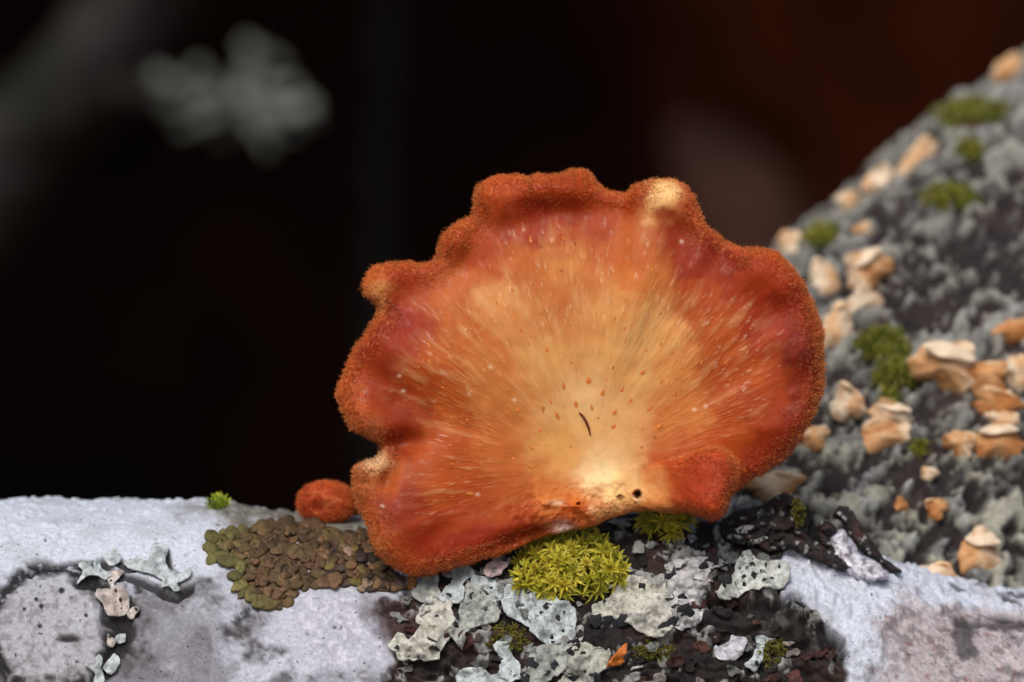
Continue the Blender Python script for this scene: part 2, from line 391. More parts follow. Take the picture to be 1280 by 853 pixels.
    c = mixc(c, lin((36, 31, 31)), np.clip(blob(U, V, 935, 752, 62, 11, .4, 4), 0, 1)*(1-wr))  # crevice colour painted dark to deepen its shade
    fine = sstep(72, 62, np.abs(X))*sstep(math.radians(130), math.radians(118), F)*sstep(math.radians(-37), math.radians(-30), F)
    h = h*fine+(n4*.5+n1*.15)*(1-fine)
    v = base+nrm*h[:, None]
    rt = root('fallen_branch', 'pale lichen-crusted fallen branch carrying the large orange mushroom', 'branch', (0, BY, ztop(0)-BR*2))
    f = grid_faces(nx, nv, True)[:, ::-1]
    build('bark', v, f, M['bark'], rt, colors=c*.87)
    # the two sawn-off ends far outside the picture
    for e, name in ((0, 'end_grain'), (nx-1, 'end_grain')):
        ring = v[e*nv:(e+1)*nv]; build(name, ring, [list(range(nv))] if e else [list(range(nv))[::-1]], M['chip'], rt, colors=np.tile(lin((120, 96, 70)), (nv, 1)))
    bvh = BVHTree.FromPolygons([tuple(a) for a in v.tolist()], [tuple(a) for a in f.tolist()])
    return rt, bvh
BRANCH, BVH = make_branch()

def hit(px, py, bvh=None):
    """where the sight line through a photo pixel meets the branch (or another surface): point, normal"""
    p = P(px, py, 0.0); d = Vector(p-EYE).normalized()
    b = bvh or BVH
    loc, nor, i, dist = b.ray_cast(Vector(EYE), d)
    if loc is None:
        loc, nor, i, dist = b.find_nearest(Vector(P(px, py, 8.0)))
    if nor.dot(d) > 0: nor = -nor
    return np.array(loc), np.array(nor)

def soft_normal(px, py, bvh=None, r=7):
    n = sum(hit(px+dx, py+dy, bvh)[1] for dx, dy in ((0, 0), (r, 0), (-r, 0), (0, r), (0, -r), (r, r), (-r, -r))); return n/np.linalg.norm(n)

rng = np.random.default_rng(7); random.seed(7)

def triangulate(poly, spacing, jitter=.25, sm=True, seed=0):
    g = np.random.default_rng(seed)
    b = smooth_closed(poly, spacing) if sm else np.asarray(poly, float)
    if jitter: b = b+np.stack([fbm(np.c_[b/(spacing*2.6), np.full(len(b), k*9.0)], seed+k, 2) for k in range(2)], 1)*spacing*jitter*2.5
    lo, hi = b.min(0), b.max(0)
    gx, gy = np.meshgrid(np.arange(lo[0], hi[0], spacing), np.arange(lo[1], hi[1], spacing*.87))
    gx = gx+((np.arange(gx.shape[0]) % 2)*.5*spacing)[:, None]
    pts = np.stack([gx.ravel(), gy.ravel()], 1)+g.uniform(-.2, .2, (gx.size, 2))*spacing
    sd = polysd(pts[:, 0], pts[:, 1], b); pts = pts[sd > spacing*.55]
    nb = len(b); allp = np.vstack([b, pts])
    vv, ee, ff, ov, _, _ = delaunay_2d_cdt([Vector(a) for a in allp.tolist()], [(k, (k+1) % nb) for k in range(nb)], [], 1, 1e-6)
    v2 = np.array([[a.x, a.y] for a in vv]); 
    bound = [k for k in range(len(vv)) if any(x < nb for x in ov[k])]
    return v2, [tuple(x) for x in ff], bound, b

def sheet(name, poly, parent, mat, colfn, lift=.35, edge=.5, ew=5, dome=0, thick=.28, wav=.12, spacing=4, seed=0, bvh=None, jitter=.25, smoothn=True):
    """a thin leafy sheet lying over the surface: raised, with its margin curled up and a real thickness"""
    v2, ff, bound, b = triangulate(poly, spacing, jitter, seed=seed)
    sd = np.maximum(polysd(v2[:, 0], v2[:, 1], b), 0); sd[bound] = 0
    cx = v2.mean(0); nm = soft_normal(cx[0], cx[1], bvh, 12)
    loc = np.array([hit(a[0], a[1], bvh)[0] for a in v2])
    # smooth the ground the sheet rests on: height along the mean normal, relaxed
    hgt = (loc-loc.mean(0))@nm
    nbr = [[] for _ in v2]
    for f in ff:
        for k in range(3): nbr[f[k]].append(f[(k+1) % 3]); nbr[f[(k+1) % 3]].append(f[k])
    h2 = hgt.copy()
    for _ in range(5 if smoothn else 0): h2 = np.array([.5*h2[k]+.5*np.mean(h2[n]) if n else h2[k] for k, n in enumerate(nbr)])
    loc = loc+np.outer(np.maximum(h2, hgt-.1)-hgt, nm)
    nz_ = fbm(np.c_[v2/11.0, np.full(len(v2), seed*3.1)], seed, 3)
    up = lift+edge*np.exp(-sd/ew)+dome*(1-np.exp(-sd/8))+wav*nz_*3
    top = loc+nm*up[:, None]
    c = colfn(v2, sd, nz_)
    # orient faces outward
    o = np.array(top); area = sum(np.cross(o[f[1]]-o[f[0]], o[f[2]]-o[f[0]])@nm for f in ff)
    if area < 0: ff = [f[::-1] for f in ff]
    n = len(v2); under = top-nm*thick
    # pull the underside in a little so the margin is rounded
    cen = top.mean(0); 
    ec = {}
    for f in ff:
        for k in range(3):
            a, bb = f[k], f[(k+1) % 3]; ec[(a, bb)] = 1
    rim = [(a, bb) for (a, bb) in ec if (bb, a) not in ec]
    faces = list(ff)+[tuple(k+n for k in f[::-1]) for f in ff]+[(bb, a, a+n, bb+n) for a, bb in rim]
    return build(name, np.vstack([top, under]), faces, mat, parent, colors=np.vstack([c, c*.55])), (v2, top, nm)

def cpx(pts, ox, oy, s):
    return [(ox+x/s, oy+y/s) for x, y in pts]

def lichen_cols(base, edge=None, amount=.5, spot=(120, 120, 118)):
    bl, el, sp = lin(base, .86), lin(base if edge is None else edge, .88), lin(spot, .7)
    def f(v2, sd, nz_):
        c = np.tile(bl, (len(v2), 1)); c = mixc(c, el, np.exp(-sd/4)*amount)
        c = mixc(c, sp, sstep(.1, .4, nz_)*.6)
        return mixc(c, sp*.6, sstep(.25, .5, fbm(np.c_[v2/4.0, np.zeros(len(v2))], 44, 2))*.5)
    return f

def dot_mesh(seed):
    g = np.random.default_rng(seed); jit = 1+g.uniform(-.28, .28, 10)
    n = 10; v = [(0, 0, .45)]; 
    for r, z in ((.55, .42), (.9, .2), (1.0, -.25)):
        v += [(r*jit[k]*math.cos(k*2*math.pi/n), r*jit[k]*math.sin(k*2*math.pi/n), z) for k in range(n)]
    f = [(0, 1+k, 1+(k+1) % n) for k in range(n)]
    for q in range(2): f += [(1+q*n+k, 1+(q+1)*n+k, 1+(q+1)*n+(k+1) % n, 1+q*n+(k+1) % n) for k in range(n)]
    me = bpy.data.meshes.new('apothecium'); me.from_pydata([tuple(a) for a in v], [], f)
    me.polygons.foreach_set('use_smooth', [True]*len(me.polygons)); me.materials.append(M['black']); return me
DOTS = [dot_mesh(k) for k in range(5)]

def place(me, name, parent, loc, normal, size, spin=0, aspect=(1, 1, 1)):
    """a shared small mesh set on a surface"""
    o = bpy.data.objects.new(name, me); col.objects.link(o)
    q = Vector(normal).to_track_quat('Z', 'Y').to_matrix().to_4x4() @ Matrix.Rotation(spin, 4, 'Z')
    off = np.zeros(3); p = parent
    while p is not None: off = off+np.array(p.location)/MM; p = p.parent
    o.parent = parent
    o.matrix_local = Matrix.Translation(Vector((np.asarray(loc)-off)*MM)) @ q @ Matrix.Diagonal((size*MM*aspect[0], size*MM*aspect[1], size*MM*aspect[2], 1))
    return o

LICHENS = []
def lichen(label, lobes, cols, dots=(), group=None, name='foliose_lichen', cat='lichen', **kw):
    allp = np.concatenate([np.asarray(l, float) for l in lobes]); c = allp.mean(0)
    rt = root(name, label, cat, hit(c[0], c[1])[0], group)
    info = []
    for k, l in enumerate(lobes):
        o, inf = sheet('lobe', l, rt, M['lichen'], cols[k] if isinstance(cols, list) else cols, seed=len(LICHENS)*13+k+3, **{'spacing': 2.8, 'jitter': .5, **kw})
        info.append(inf)
    V2 = np.vstack([i[0] for i in info]); T = np.vstack([i[1] for i in info]); NN = np.vstack([np.tile(i[2], (len(i[0]), 1)) for i in info])
    for (x, y, r) in dots:
        k = np.argmin(np.hypot(V2[:, 0]-x, V2[:, 1]-y))
        place(random.choice(DOTS), 'apothecium', rt, T[k], NN[k], r*S, random.random()*6, (1, .7+.45*random.random(), .32))
    LICHENS.append(rt); return rt

def mk_lichens():
    a = lambda p: cpx(p, 340, 650, 3.556)
    b = lambda p: cpx(p, 640, 620, 3.662)
    g = lambda p: cpx(p, 0, 600, 3.372)
    pale = lichen_cols((196, 206, 206), (212, 220, 222)); cream = lichen_cols((208, 206, 192), (216, 216, 208)); grey = lichen_cols((176, 180, 172), (196, 200, 196))
    A = [a([(665, 235), (725, 232), (738, 290), (745, 345), (705, 378), (660, 370), (615, 330), (640, 305), (668, 280)]),
         a([(800, 215), (850, 195), (893, 220), (890, 255), (850, 290), (865, 330), (850, 360), (790, 375), (740, 350), (765, 310), (810, 280)]),
         a([(690, 365), (790, 365), (805, 420), (810, 480), (760, 590), (720, 640), (580, 640), (545, 600), (520, 570), (570, 510), (610, 550), (650, 500), (645, 440)]),
         a([(880, 290), (960, 300), (1000, 345), (1015, 420), (1000, 455), (930, 470), (870, 500), (855, 575), (820, 540), (790, 490), (830, 420), (850, 360)]),
         a([(890, 245), (980, 255), (1030, 300), (1020, 345), (985, 350), (950, 305), (890, 295)])]
    lichen('branching pale blue-grey lichen with finger lobes under the mushroom cap edge', A, [grey, pale, cream, grey, pale],
           [(a([(710, 365)])[0]+(4.5,)), (a([(680, 390)])[0]+(4.5,)), (a([(785, 342)])[0]+(4,)), (a([(735, 448)])[0]+(2.5,)), (a([(650, 620)])[0]+(3,)), (a([(885, 345)])[0]+(5,)), (a([(815, 430)])[0]+(5,)), (a([(810, 462)])[0]+(4.5,)), (a([(965, 318)])[0]+(5.5,)), (a([(552, 578)])[0]+(4,))],
           lift=.5, edge=.35, thick=.3, wav=.14)
    B = [[(632, 731), (649, 729), (657, 742), (666, 748), (668, 788), (651, 776), (629, 764)],
         [(662, 745), (684, 743), (714, 757), (719, 773), (716, 797), (695, 807), (681, 803), (663, 786)]]
    lichen('white-grey lichen lobe with black discs touching the front of the largest moss tuft', B, [pale, pale],
           [(685, 758, 5), (695, 773, 5.5), (676, 766, 3), (664, 759, 3), (688, 797, 3.5), (705, 765, 2.5), (703, 789, 2.5)], lift=.6, edge=.4, wav=.18)
    C = [a([(990, 565), (1055, 553), (1080, 600), (1118, 670), (1110, 720), (1030, 715), (1010, 660), (1022, 630)]),
         a([(835, 690), (920, 650), (1000, 680), (1060, 700), (1110, 760), (1000, 830), (840, 800)])]
    lichen('smooth white lichen lobe shaped like a boot, below the dark mossy hollow', C, [pale, pale], [], lift=.6, edge=.35)
    Dl = [b([(370, 500), (440, 470), (500, 390), (560, 360), (620, 380), (680, 350), (710, 400), (720, 480), (740, 590), (650, 650), (560, 600), (500, 560), (470, 580), (380, 560)]),
          b([(690, 350), (705, 310), (770, 280), (900, 270), (960, 300), (900, 340), (885, 420), (870, 520), (830, 590), (740, 600), (715, 480), (700, 400)])]
    dots = [b([(715, 365)])[0]+(9.5,), b([(510, 570)])[0]+(10.5,), b([(425, 575)])[0]+(9,), b([(790, 530)])[0]+(11,), b([(770, 455)])[0]+(6,), b([(735, 590)])[0]+(11,), b([(870, 325)])[0]+(9,), b([(590, 415)])[0]+(6,), b([(428, 482)])[0]+(3.5,), b([(440, 630)])[0]+(9,), b([(335, 655)])[0]+(8.5,), b([(690, 600)])[0]+(8,), b([(465, 680)])[0]+(5,)]
    lichen('cream crusty lichen studded with large black discs between two moss tufts', Dl, [cream, lichen_cols((206, 204, 204))], dots, lift=.45, edge=.25, dome=.35, wav=.25)
    E = [b([(930, 430), (1000, 360), (1030, 290), (1080, 245), (1120, 290), (1245, 300), (1270, 360), (1245, 415), (1100, 430), (1000, 480), (940, 460)])]
    lichen('pale lichen with many small black dots on the edge of the black crevice', E, [lichen_cols((212, 216, 208))],
           [b([(x, y)])[0]+(r,) for x, y, r in ((1088, 320, 5), (1110, 365, 5), (1058, 370, 3.2), (1062, 405, 3.8), (1148, 390, 3.2), (1165, 320, 4), (1220, 322, 3), (965, 372, 11), (1040, 335, 2.5), (1190, 380, 2.5), (1135, 345, 2.2))], lift=.4, edge=.25, dome=.2)
    D2 = [b([(80, 720), (180, 690), (290, 610), (322, 612), (315, 660), (250, 720), (240, 800), (160, 860), (40, 880), (70, 790)]),
          b([(310, 660), (380, 680), (450, 700), (440, 770), (380, 830), (360, 900), (180, 900), (240, 800), (255, 715)])]
    lichen('grey-cream crusty lichen with black discs around the orange scrap', D2, [grey, lichen_cols((190, 190, 176))],
           [b([(x, y)])[0]+(r,) for x, y, r in ((92, 778, 8), (188, 778, 7), (55, 838, 7), (150, 812, 6), (268, 815, 10), (262, 702, 4), (320, 715, 4), (388, 832, 9), (180, 690, 4), (330, 790, 3))], lift=.4, edge=.25, dome=.25, wav=.25)
    F = [b([(970, 680), (1020, 640), (1080, 660), (1070, 700), (1020, 750), (940, 745), (930, 690)])]
    lichen('small rounded white lichen flake below the black crevice', F, [lichen_cols((208, 208, 214))], [], lift=.4, edge=.3, dome=.3)
    F2 = [b([(1120, 640), (1200, 650), (1150, 680), (1150, 740), (1110, 800), (1060, 760), (1110, 720)])]
    lichen('forked white lichen flake beside the dull brown moss patch', F2, [pale], [b([(1120, 760)])[0]+(3,)], lift=.4, edge=.3)
    F5 = [b([(1000, 20), (1050, 15), (1090, 40), (1085, 75), (1010, 95), (985, 70)])]
    lichen('grey lichen flake tucked against the folded lobe of the large mushroom', F5, [lichen_cols((150, 156, 156))], [], lift=1.2, edge=.5, spacing=3)
    F6 = [b([(425, 120), (490, 106), (545, 132), (520, 142), (470, 132)])]
    lichen('thin curled greenish lichen strip behind the small moss tuft', F6, [lichen_cols((170, 184, 172))], [], lift=.6, edge=.3, spacing=2.5)
    F7 = [[(604, 717), (611, 708), (621, 700), (629, 706), (639, 704), (627, 718), (613, 726)]]
    lichen('pinkish papery flake between the mushroom cap and the largest moss tuft', F7, [lichen_cols((206, 180, 176))], [], lift=1.0, edge=.4, spacing=2.5)
    pg = lichen_cols((196, 206, 206), (214, 222, 224), .7, (146, 156, 154)); pk = lichen_cols((212, 196, 186), (206, 206, 202), .5, (120, 110, 104))
    G = [g([(520, 360), (580, 340), (625, 358), (640, 300), (660, 283), (715, 295), (700, 360), (720, 400), (760, 412), (805, 385), (802, 420), (752, 450), (762, 480), (740, 488), (715, 465), (680, 475), (690, 440), (660, 420), (600, 400), (560, 390)])]
    lichen('antler-shaped pale green-grey lichen on the smooth white bark', G, [pg], [], lift=.35, edge=.3, thick=.25, spacing=3, jitter=.12)
    G2 = [g([(330, 430), (352, 395), (330, 370), (360, 350), (398, 388), (395, 358), (420, 352), (432, 390), (475, 408), (445, 432), (420, 420), (370, 420), (325, 448)]),
          g([(445, 402), (520, 388), (505, 420), (480, 450), (530, 465), (547, 520), (530, 575), (460, 582), (432, 525), (402, 490), (430, 468), (470, 462)]),
          g([(540, 565), (580, 538), (594, 552), (560, 592)])]
    lichen('tattered lichen with pinkish torn lobe beside the round crust colony', G2, [pg, pk, pk], [g([(x, y)])[0]+(r,) for x, y, r in ((510, 510, 3.5), (490, 475, 3), (515, 550, 2.5), (587, 545, 4), (460, 432, 2.5))], lift=.35, edge=.3, spacing=3, jitter=.12)
    G3 = [g([(438, 332), (490, 298), (512, 330), (497, 362), (455, 372)])]
    lichen('small grey lichen lobe above the tattered pinkish lichen', G3, [pg], [], lift=.3, edge=.3, spacing=3)
    G4 = [g([(360, 790), (402, 787), (408, 750), (432, 755), (422, 800), (442, 820), (430, 870), (400, 870), (398, 822)]), g([(438, 795), (465, 750), (500, 743), (507, 780), (482, 815), (450, 822)])]
    lichen('forked pale lichen at the lower rim of the round crust colony', G4, [pg, pg], [], lift=.35, edge=.3, spacing=3)
    G5 = [g([(488, 660), (525, 655), (523, 690), (495, 692)]), g([(448, 648), (482, 680), (470, 704), (450, 692)])]
    lichen('tiny round lichen bits in the dark gap below the torn pinkish lobe', G5, [pg, pk], [], lift=.3, edge=.2, spacing=2.5)
mk_lichens()

# brown lichen patch: a granular thallus edged and covered with small rounded lobes
H_POLY = [(265, 676), (292, 670), (323, 664), (360, 660), (392, 661), (424, 662), (452, 668), (480, 690), (500, 716), (528, 728), (516, 740), (480, 742), (458, 742), (452, 731), (436, 729), (396, 731), (366, 736), (357, 754), (341, 756), (320, 758), (314, 746), (301, 739), (295, 720), (306, 707), (290, 706), (268, 700)]
def brown_lichen():
    rt = root('brown_lichen', 'olive-brown scaly lichen patch spreading left of the large mushroom', 'lichen', hit(390, 700)[0])
    def cf(v2, sd, nz_):
        n = fbm(np.c_[v2/5.0, np.zeros(len(v2))], 5, 3)
        c = np.tile(lin((80, 62, 42)), (len(v2), 1)); c = mixc(c, lin((46, 36, 28)), sstep(0, .4, n)); c = mixc(c, lin((112, 92, 48)), sstep(.1, .4, nz_)*.7)
        pk = blob(v2[:, 0]+n*8, v2[:, 1]+n*8, 442, 702, 22, 10, .5, 12); c = mixc(c, lin((176, 150, 126)), pk*sstep(-.1, .2, n))
        mv = blob(v2[:, 0]+n*8, v2[:, 1], 412, 704, 24, 13, .4); c = mixc(c, lin((84, 62, 60)), mv)
        og = blob(v2[:, 0]+n*5, v2[:, 1], 508, 732, 20, 9, .5); c = mixc(c, lin((150, 104, 54)), og); return c
    hp = np.array(H_POLY); hc = hp.mean(0); hp = hp-(hp-hc)/np.linalg.norm(hp-hc, axis=1)[:, None]*7
    sheet('thallus', hp, rt, M['brown'], cf, lift=.25, edge=.1, thick=.3, wav=.22, spacing=3.2, seed=77)
    g = np.random.default_rng(12); pts = []
    b = smooth_closed(H_POLY, 12)
    for k in range(len(b)):
        if b[k, 0] < 460 and (b[k, 1] > 668 or b[k, 0] < 400): pts.append((b[k, 0], b[k, 1], 1))
    tries = 0
    while len(pts) < 260 and tries < 9000:
        tries += 1; x, y = g.uniform(265, 500), g.uniform(660, 758)
        if polysd(np.array([x]), np.array([y]), H_POLY)[0] < 4: continue
        if x > 395 and g.random() < .55: continue
        if all((x-a)**2+(y-c)**2 > 6.4**2 for a, c, _ in pts): pts.append((x, y, 0))
    for k, (x, y, e) in enumerate(pts):
        r = g.uniform(6.5, 9.5) if e else g.uniform(3.8, 7.2); ang = np.linspace(0, 2*np.pi, 8, endpoint=False); ph = g.uniform(0, 6)
        rr = r*(1+.2*np.sin(2*ang+ph)+.16*np.sin(3*ang+ph*2)); poly = np.stack([x+rr*np.cos(ang)*1.15, y+rr*np.sin(ang)*.88], 1)
        w = max(0, min(1, (335-x)/50+(.2 if e else -.35)+(.35 if y > 735 and x < 380 else 0))); cc = (np.array((106, 82, 56))*(1-w)+np.array((114, 108, 62))*w)*g.uniform(.78, 1.15)
        if x > 395 and g.random() < .35: cc = np.array([(84, 66, 60), (112, 98, 52), (150, 124, 104), (60, 50, 40)][g.integers(4)])
        sheet('lobe', poly, rt, M['brown'], lichen_cols(cc, cc*1.12, .5, cc*.75), lift=.3+g.uniform(0, .55), edge=-.12, ew=2.5, thick=.3, wav=.1, jitter=.2, spacing=2.8, seed=300+k)
brown_lichen()

# broken dark bark chips standing up on the branch
def chip(name, poly, parent, y, thick, cf, seed, lean=0, rough=1.0, spacing=2.6, grain=30):
    v2, ff, bound, b = triangulate(poly, spacing, .35, seed=seed)
    sd = np.maximum(polysd(v2[:, 0], v2[:, 1], b), 0); sd[bound] = 0
    q = np.c_[v2/9.0, np.full(len(v2), seed*2.0)]
    n1 = fbm(q, seed, 4); n2 = fbm(q*np.array([1, 3, 1]), seed+5, 3)
    prof = sstep(0, 4.5, sd)
    ca, sa = math.cos(math.radians(grain)), math.sin(math.radians(grain))
    al = np.c_[(v2[:, 0]*ca+v2[:, 1]*sa)/26, (-v2[:, 0]*sa+v2[:, 1]*ca)/6.5, np.full(len(v2), seed*2.0)]
    st = fbm(al, seed+9, 4, .6); lay = np.floor(st*5)/5*.6+st*.4           # split into fibrous layers
    n2 = st
    dep = y+lean*(v2[:, 1]-v2[:, 1].mean())*S-(thick*.5*prof+n1*.6*rough+lay*3.0*rough*prof)
    fr = P(v2[:, 0], v2[:, 1], dep); bk = P(v2[:, 0], v2[:, 1], y+lean*(v2[:, 1]-v2[:, 1].mean())*S+thick*.5*prof+.6)
    nn = len(v2); ec = {}
    o = fr; s = sum(np.cross(o[f[1]]-o[f[0]], o[f[2]]-o[f[0]])[1] for f in ff)
    if s > 0: ff = [f[::-1] for f in ff]
    for f in ff:
        for k in range(3): ec[(f[k], f[(k+1) % 3])] = 1
    rim = [(a, c) for (a, c) in ec if (c, a) not in ec]
    faces = list(ff)+[tuple(k+nn for k in f[::-1]) for f in ff]+[(c, a, a+nn, c+nn) for a, c in rim]
    cc = cf(v2, n1, n2)
    return build(name, np.vstack([fr, bk]), faces, M['chip'], parent, colors=np.vstack([cc, cc]))

def dark_cf(v2, n1, n2):
    c = np.tile(lin((46, 38, 37)), (len(v2), 1)); c = mixc(c, lin((84, 46, 42)), sstep(.15, .45, n1)*.6); c = mixc(c, lin((24, 21, 22)), sstep(.05, .4, n2))
    return mixc(c, lin((176, 178, 176)), sstep(.42, .5, fbm(np.c_[v2/6.0, np.zeros(len(v2))], 91, 3))*.8)
def white_cf(v2, n1, n2):
    c = np.tile(lin((206, 204, 214)), (len(v2), 1)); return mixc(c, lin((90, 84, 88)), sstep(.2, .45, n1)*.8)
def bark_chips():
    K1 = [(900, 656), (912, 644), (932, 636), (948, 633), (960, 627), (972, 620), (984, 617), (993, 624), (994, 636), (998, 650), (988, 672), (960, 684), (930, 684), (905, 676)]
    K2 = [(950, 680), (985, 664), (998, 655), (1008, 668), (1030, 684), (1050, 694), (1067, 708), (1060, 713), (1030, 706), (1005, 694), (985, 686), (962, 694)]
    K3 = [(1022, 662), (1026, 652), (1039, 653), (1047, 662), (1037, 673), (1042, 681), (1062, 704), (1056, 708), (1034, 692), (1024, 676)]
    K4 = [(1042, 646), (1049, 633), (1063, 634), (1071, 647), (1081, 665), (1093, 680), (1105, 698), (1128, 714), (1116, 716), (1093, 700), (1076, 690), (1064, 672), (1054, 656)]
    W1 = [(1035, 676), (1042, 666), (1054, 662), (1064, 674), (1076, 692), (1100, 706), (1110, 722), (1080, 728), (1056, 712), (1040, 692)]
    for k, (pl, y, th, cf, ln) in enumerate(((K1, hit(955, 680)[0][1], 5, dark_cf, .7), (K2, hit(1010, 698)[0][1]+.3, 4, dark_cf, .6), (K3, hit(1045, 706)[0][1]+1, 3, dark_cf, .5), (K4, hit(1085, 712)[0][1]+2.5, 3, dark_cf, .5), (W1, hit(1070, 714)[0][1]+.5, 3, white_cf, 1.0))):
        chip('bark_chip', pl, BRANCH, y, th, cf, 40+k, lean=-ln, grain=(-22, 28, 45, 50, 45)[k], rough=(1, .8, .6, .6, .5)[k])
bark_chips()
def chip_surface():
    V, F = [], []; off = np.array(BRANCH.location)/MM
    for o in BRANCH.children:
        if o.name.startswith('bark_chip'):
            k = len(V); V += [tuple(np.array(v.co)/MM+off) for v in o.data.vertices]; F += [tuple(k+q for q in p.vertices) for p in o.data.polygons]
    return BVHTree.FromPolygons(V, F)
CHIPS = chip_surface()
def chip_lichens():
    b = lambda p: cpx(p, 640, 620, 3.662)
    F3 = [b([(1090, 210), (1170, 188), (1182, 200), (1115, 228), (1105, 242), (1092, 232)])]
    lichen('narrow white curled lichen strip on the dark bark below the large chip', F3, [lichen_cols((218, 224, 216))], [], lift=.15, edge=.25, spacing=2.5, bvh=CHIPS)
    F4 = [b([(1030, 145), (1105, 135), (1080, 170), (1045, 168)])]
    lichen('tiny white lichen fleck on the large dark bark chip', F4, [lichen_cols((214, 216, 216))], [], lift=.12, edge=.2, spacing=2.5, bvh=CHIPS)
chip_lichens()

def clutter():
    g = np.random.default_rng(91); pts = []; tries = 0
    while len(pts) < 150 and tries < 6000:
        tries += 1; x, y = g.uniform(490, 1060), g.uniform(655, 868)
        if polysd(np.array([x]), np.array([y]), BARE)[0] < 4 or polysd(np.array([x]), np.array([y]), CAP)[0] > -2: continue
        if all((x-a)**2+(y-b)**2 > 11**2 for a, b in pts): pts.append((x, y))
    for k, (x, y) in enumerate(pts):
        pale = g.random() < (.62 if x < 900 else .35); r = g.uniform(4, 11) if pale else g.uniform(6, 14); a = np.linspace(0, 2*np.pi, 9, endpoint=False)
        rr = r*g.uniform(.5, 1.25, 9); tl = g.uniform(-.5, .5); el = g.uniform(.5, .95)
        poly = np.stack([x+rr*np.cos(a)*np.cos(tl)-rr*np.sin(a)*el*np.sin(tl), y+rr*np.cos(a)*np.sin(tl)+rr*np.sin(a)*el*np.cos(tl)], 1)
        b = g.uniform(.6, 1.1)
        cc = np.array([(196, 198, 194), (176, 182, 180), (200, 186, 178), (150, 152, 144)][g.integers(4)])*b if pale else np.array([(52, 42, 40), (40, 34, 34), (86, 50, 44), (70, 62, 58)][g.integers(4)])*b
        sheet('crust_flake' if pale else 'bark_flake', poly, BRANCH, M['lichen'] if pale else M['chip'], lichen_cols(np.minimum(cc, 235), None, 0, cc*.6), lift=g.uniform(.1, .5), edge=g.uniform(-.1, .45), ew=3, thick=.3, wav=.12, spacing=2.6, seed=700+k, jitter=.5)

# ------------------------------------------------------------------ the large mushroom
CAP = [(432, 460), (444, 434), (460, 412), (473, 387), (466, 379), (454, 362), (457, 345), (468, 333), (495, 328), (527, 329), (544, 324), (549, 307), (552, 296), (565, 282), (592, 267), (594, 247), (603, 228), (628, 218), (647, 218), (660, 223), (669, 218), (698, 218), (716, 212), (732, 214), (748, 230), (776, 242), (795, 231), (811, 226), (833, 223), (855, 231), (868, 247), (880, 275), (902, 297), (931, 310), (953, 310), (975, 317), (998, 342), (1016, 377), (1027, 411), (1029, 443), (1029, 483), (1019, 511), (1007, 539), (985, 571), (960, 589), (935, 603), (915, 618), (880, 634), (850, 642), (815, 640), (791, 640), (763, 649), (735, 659), (691, 668), (660, 680), (638, 690), (596, 703), (547, 716), (519, 720), (498, 713), (473, 693), (462, 669), (452, 641), (443, 612), (443, 588), (452, 579), (470, 573), (477, 561), (466, 549), (441, 537), (429, 514), (422, 489)]
CC = np.array([735.0, 590.0])
clutter()
CTRL = np.array([
 (465, 350, 208, 124, 64), (458, 365, 214, 134, 74), (480, 372, 224, 160, 104), (512, 342, 192, 84, 28), (500, 402, 178, 66, 30), (470, 430, 184, 76, 46), (480, 462, 176, 72, 48), (440, 470, 200, 104, 56),
 (558, 302, 200, 104, 58), (598, 318, 204, 112, 74), (640, 288, 182, 88, 64), (660, 280, 180, 80, 60), (632, 240, 204, 106, 54), (605, 250, 206, 110, 60), (700, 232, 192, 86, 30), (672, 262, 172, 62, 24), (728, 226, 204, 98, 40),
 (560, 382, 214, 138, 78), (620, 382, 226, 160, 98), (700, 330, 226, 158, 94), (680, 450, 228, 170, 104), (650, 330, 216, 140, 84), (590, 350, 214, 134, 80),
 (722, 262, 178, 68, 30), (762, 276, 200, 108, 70), (720, 290, 208, 124, 80), (833, 243, 242, 192, 122), (833, 228, 204, 100, 38), (862, 250, 200, 92, 34), (800, 246, 196, 88, 36), (850, 288, 178, 70, 34), (870, 330, 182, 76, 46), (902, 325, 166, 56, 28), (920, 350, 196, 92, 60), (955, 328, 206, 98, 52), (982, 380, 168, 58, 38), (1012, 420, 160, 54, 30), (960, 400, 190, 80, 48), (905, 400, 214, 128, 74), (800, 350, 222, 150, 88), (830, 420, 230, 170, 104), (780, 310, 214, 134, 82), (885, 370, 206, 112, 66),
 (980, 490, 198, 98, 42), (1002, 530, 166, 58, 22), (1020, 480, 162, 56, 28), (960, 572, 178, 72, 30), (920, 542, 206, 116, 56), (860, 520, 220, 148, 84), (735, 520, 236, 182, 112), (765, 605, 242, 194, 114), (700, 560, 230, 172, 100), (690, 620, 224, 148, 80), (720, 640, 216, 124, 56), (800, 630, 226, 154, 92), (850, 590, 210, 112, 62), (880, 600, 192, 78, 46), (890, 630, 200, 86, 32), (930, 470, 210, 120, 60), (850, 460, 226, 158, 92), (770, 450, 232, 176, 108), (780, 400, 228, 168, 102),
 (430, 500, 206, 112, 64), (470, 482, 188, 84, 54), (502, 520, 176, 76, 32), (492, 560, 170, 64, 18), (475, 592, 204, 118, 66), (470, 575, 226, 184, 132), (560, 520, 214, 134, 74), (560, 600, 210, 120, 60), (620, 560, 220, 140, 76), (500, 640, 188, 80, 46), (540, 680, 184, 70, 42), (600, 680, 188, 74, 38), (470, 682, 212, 142, 92), (448, 600, 212, 140, 84), (455, 640, 206, 120, 70), (520, 712, 206, 112, 64), (650, 640, 206, 110, 50), (660, 668, 168, 56, 18), (630, 685, 160, 50, 18), (560, 440, 214, 136, 76), (530, 470, 204, 116, 64), (600, 460, 220, 150, 86), (620, 500, 222, 152, 88), (550, 560, 206, 118, 62), (580, 640, 202, 104, 50)], float)

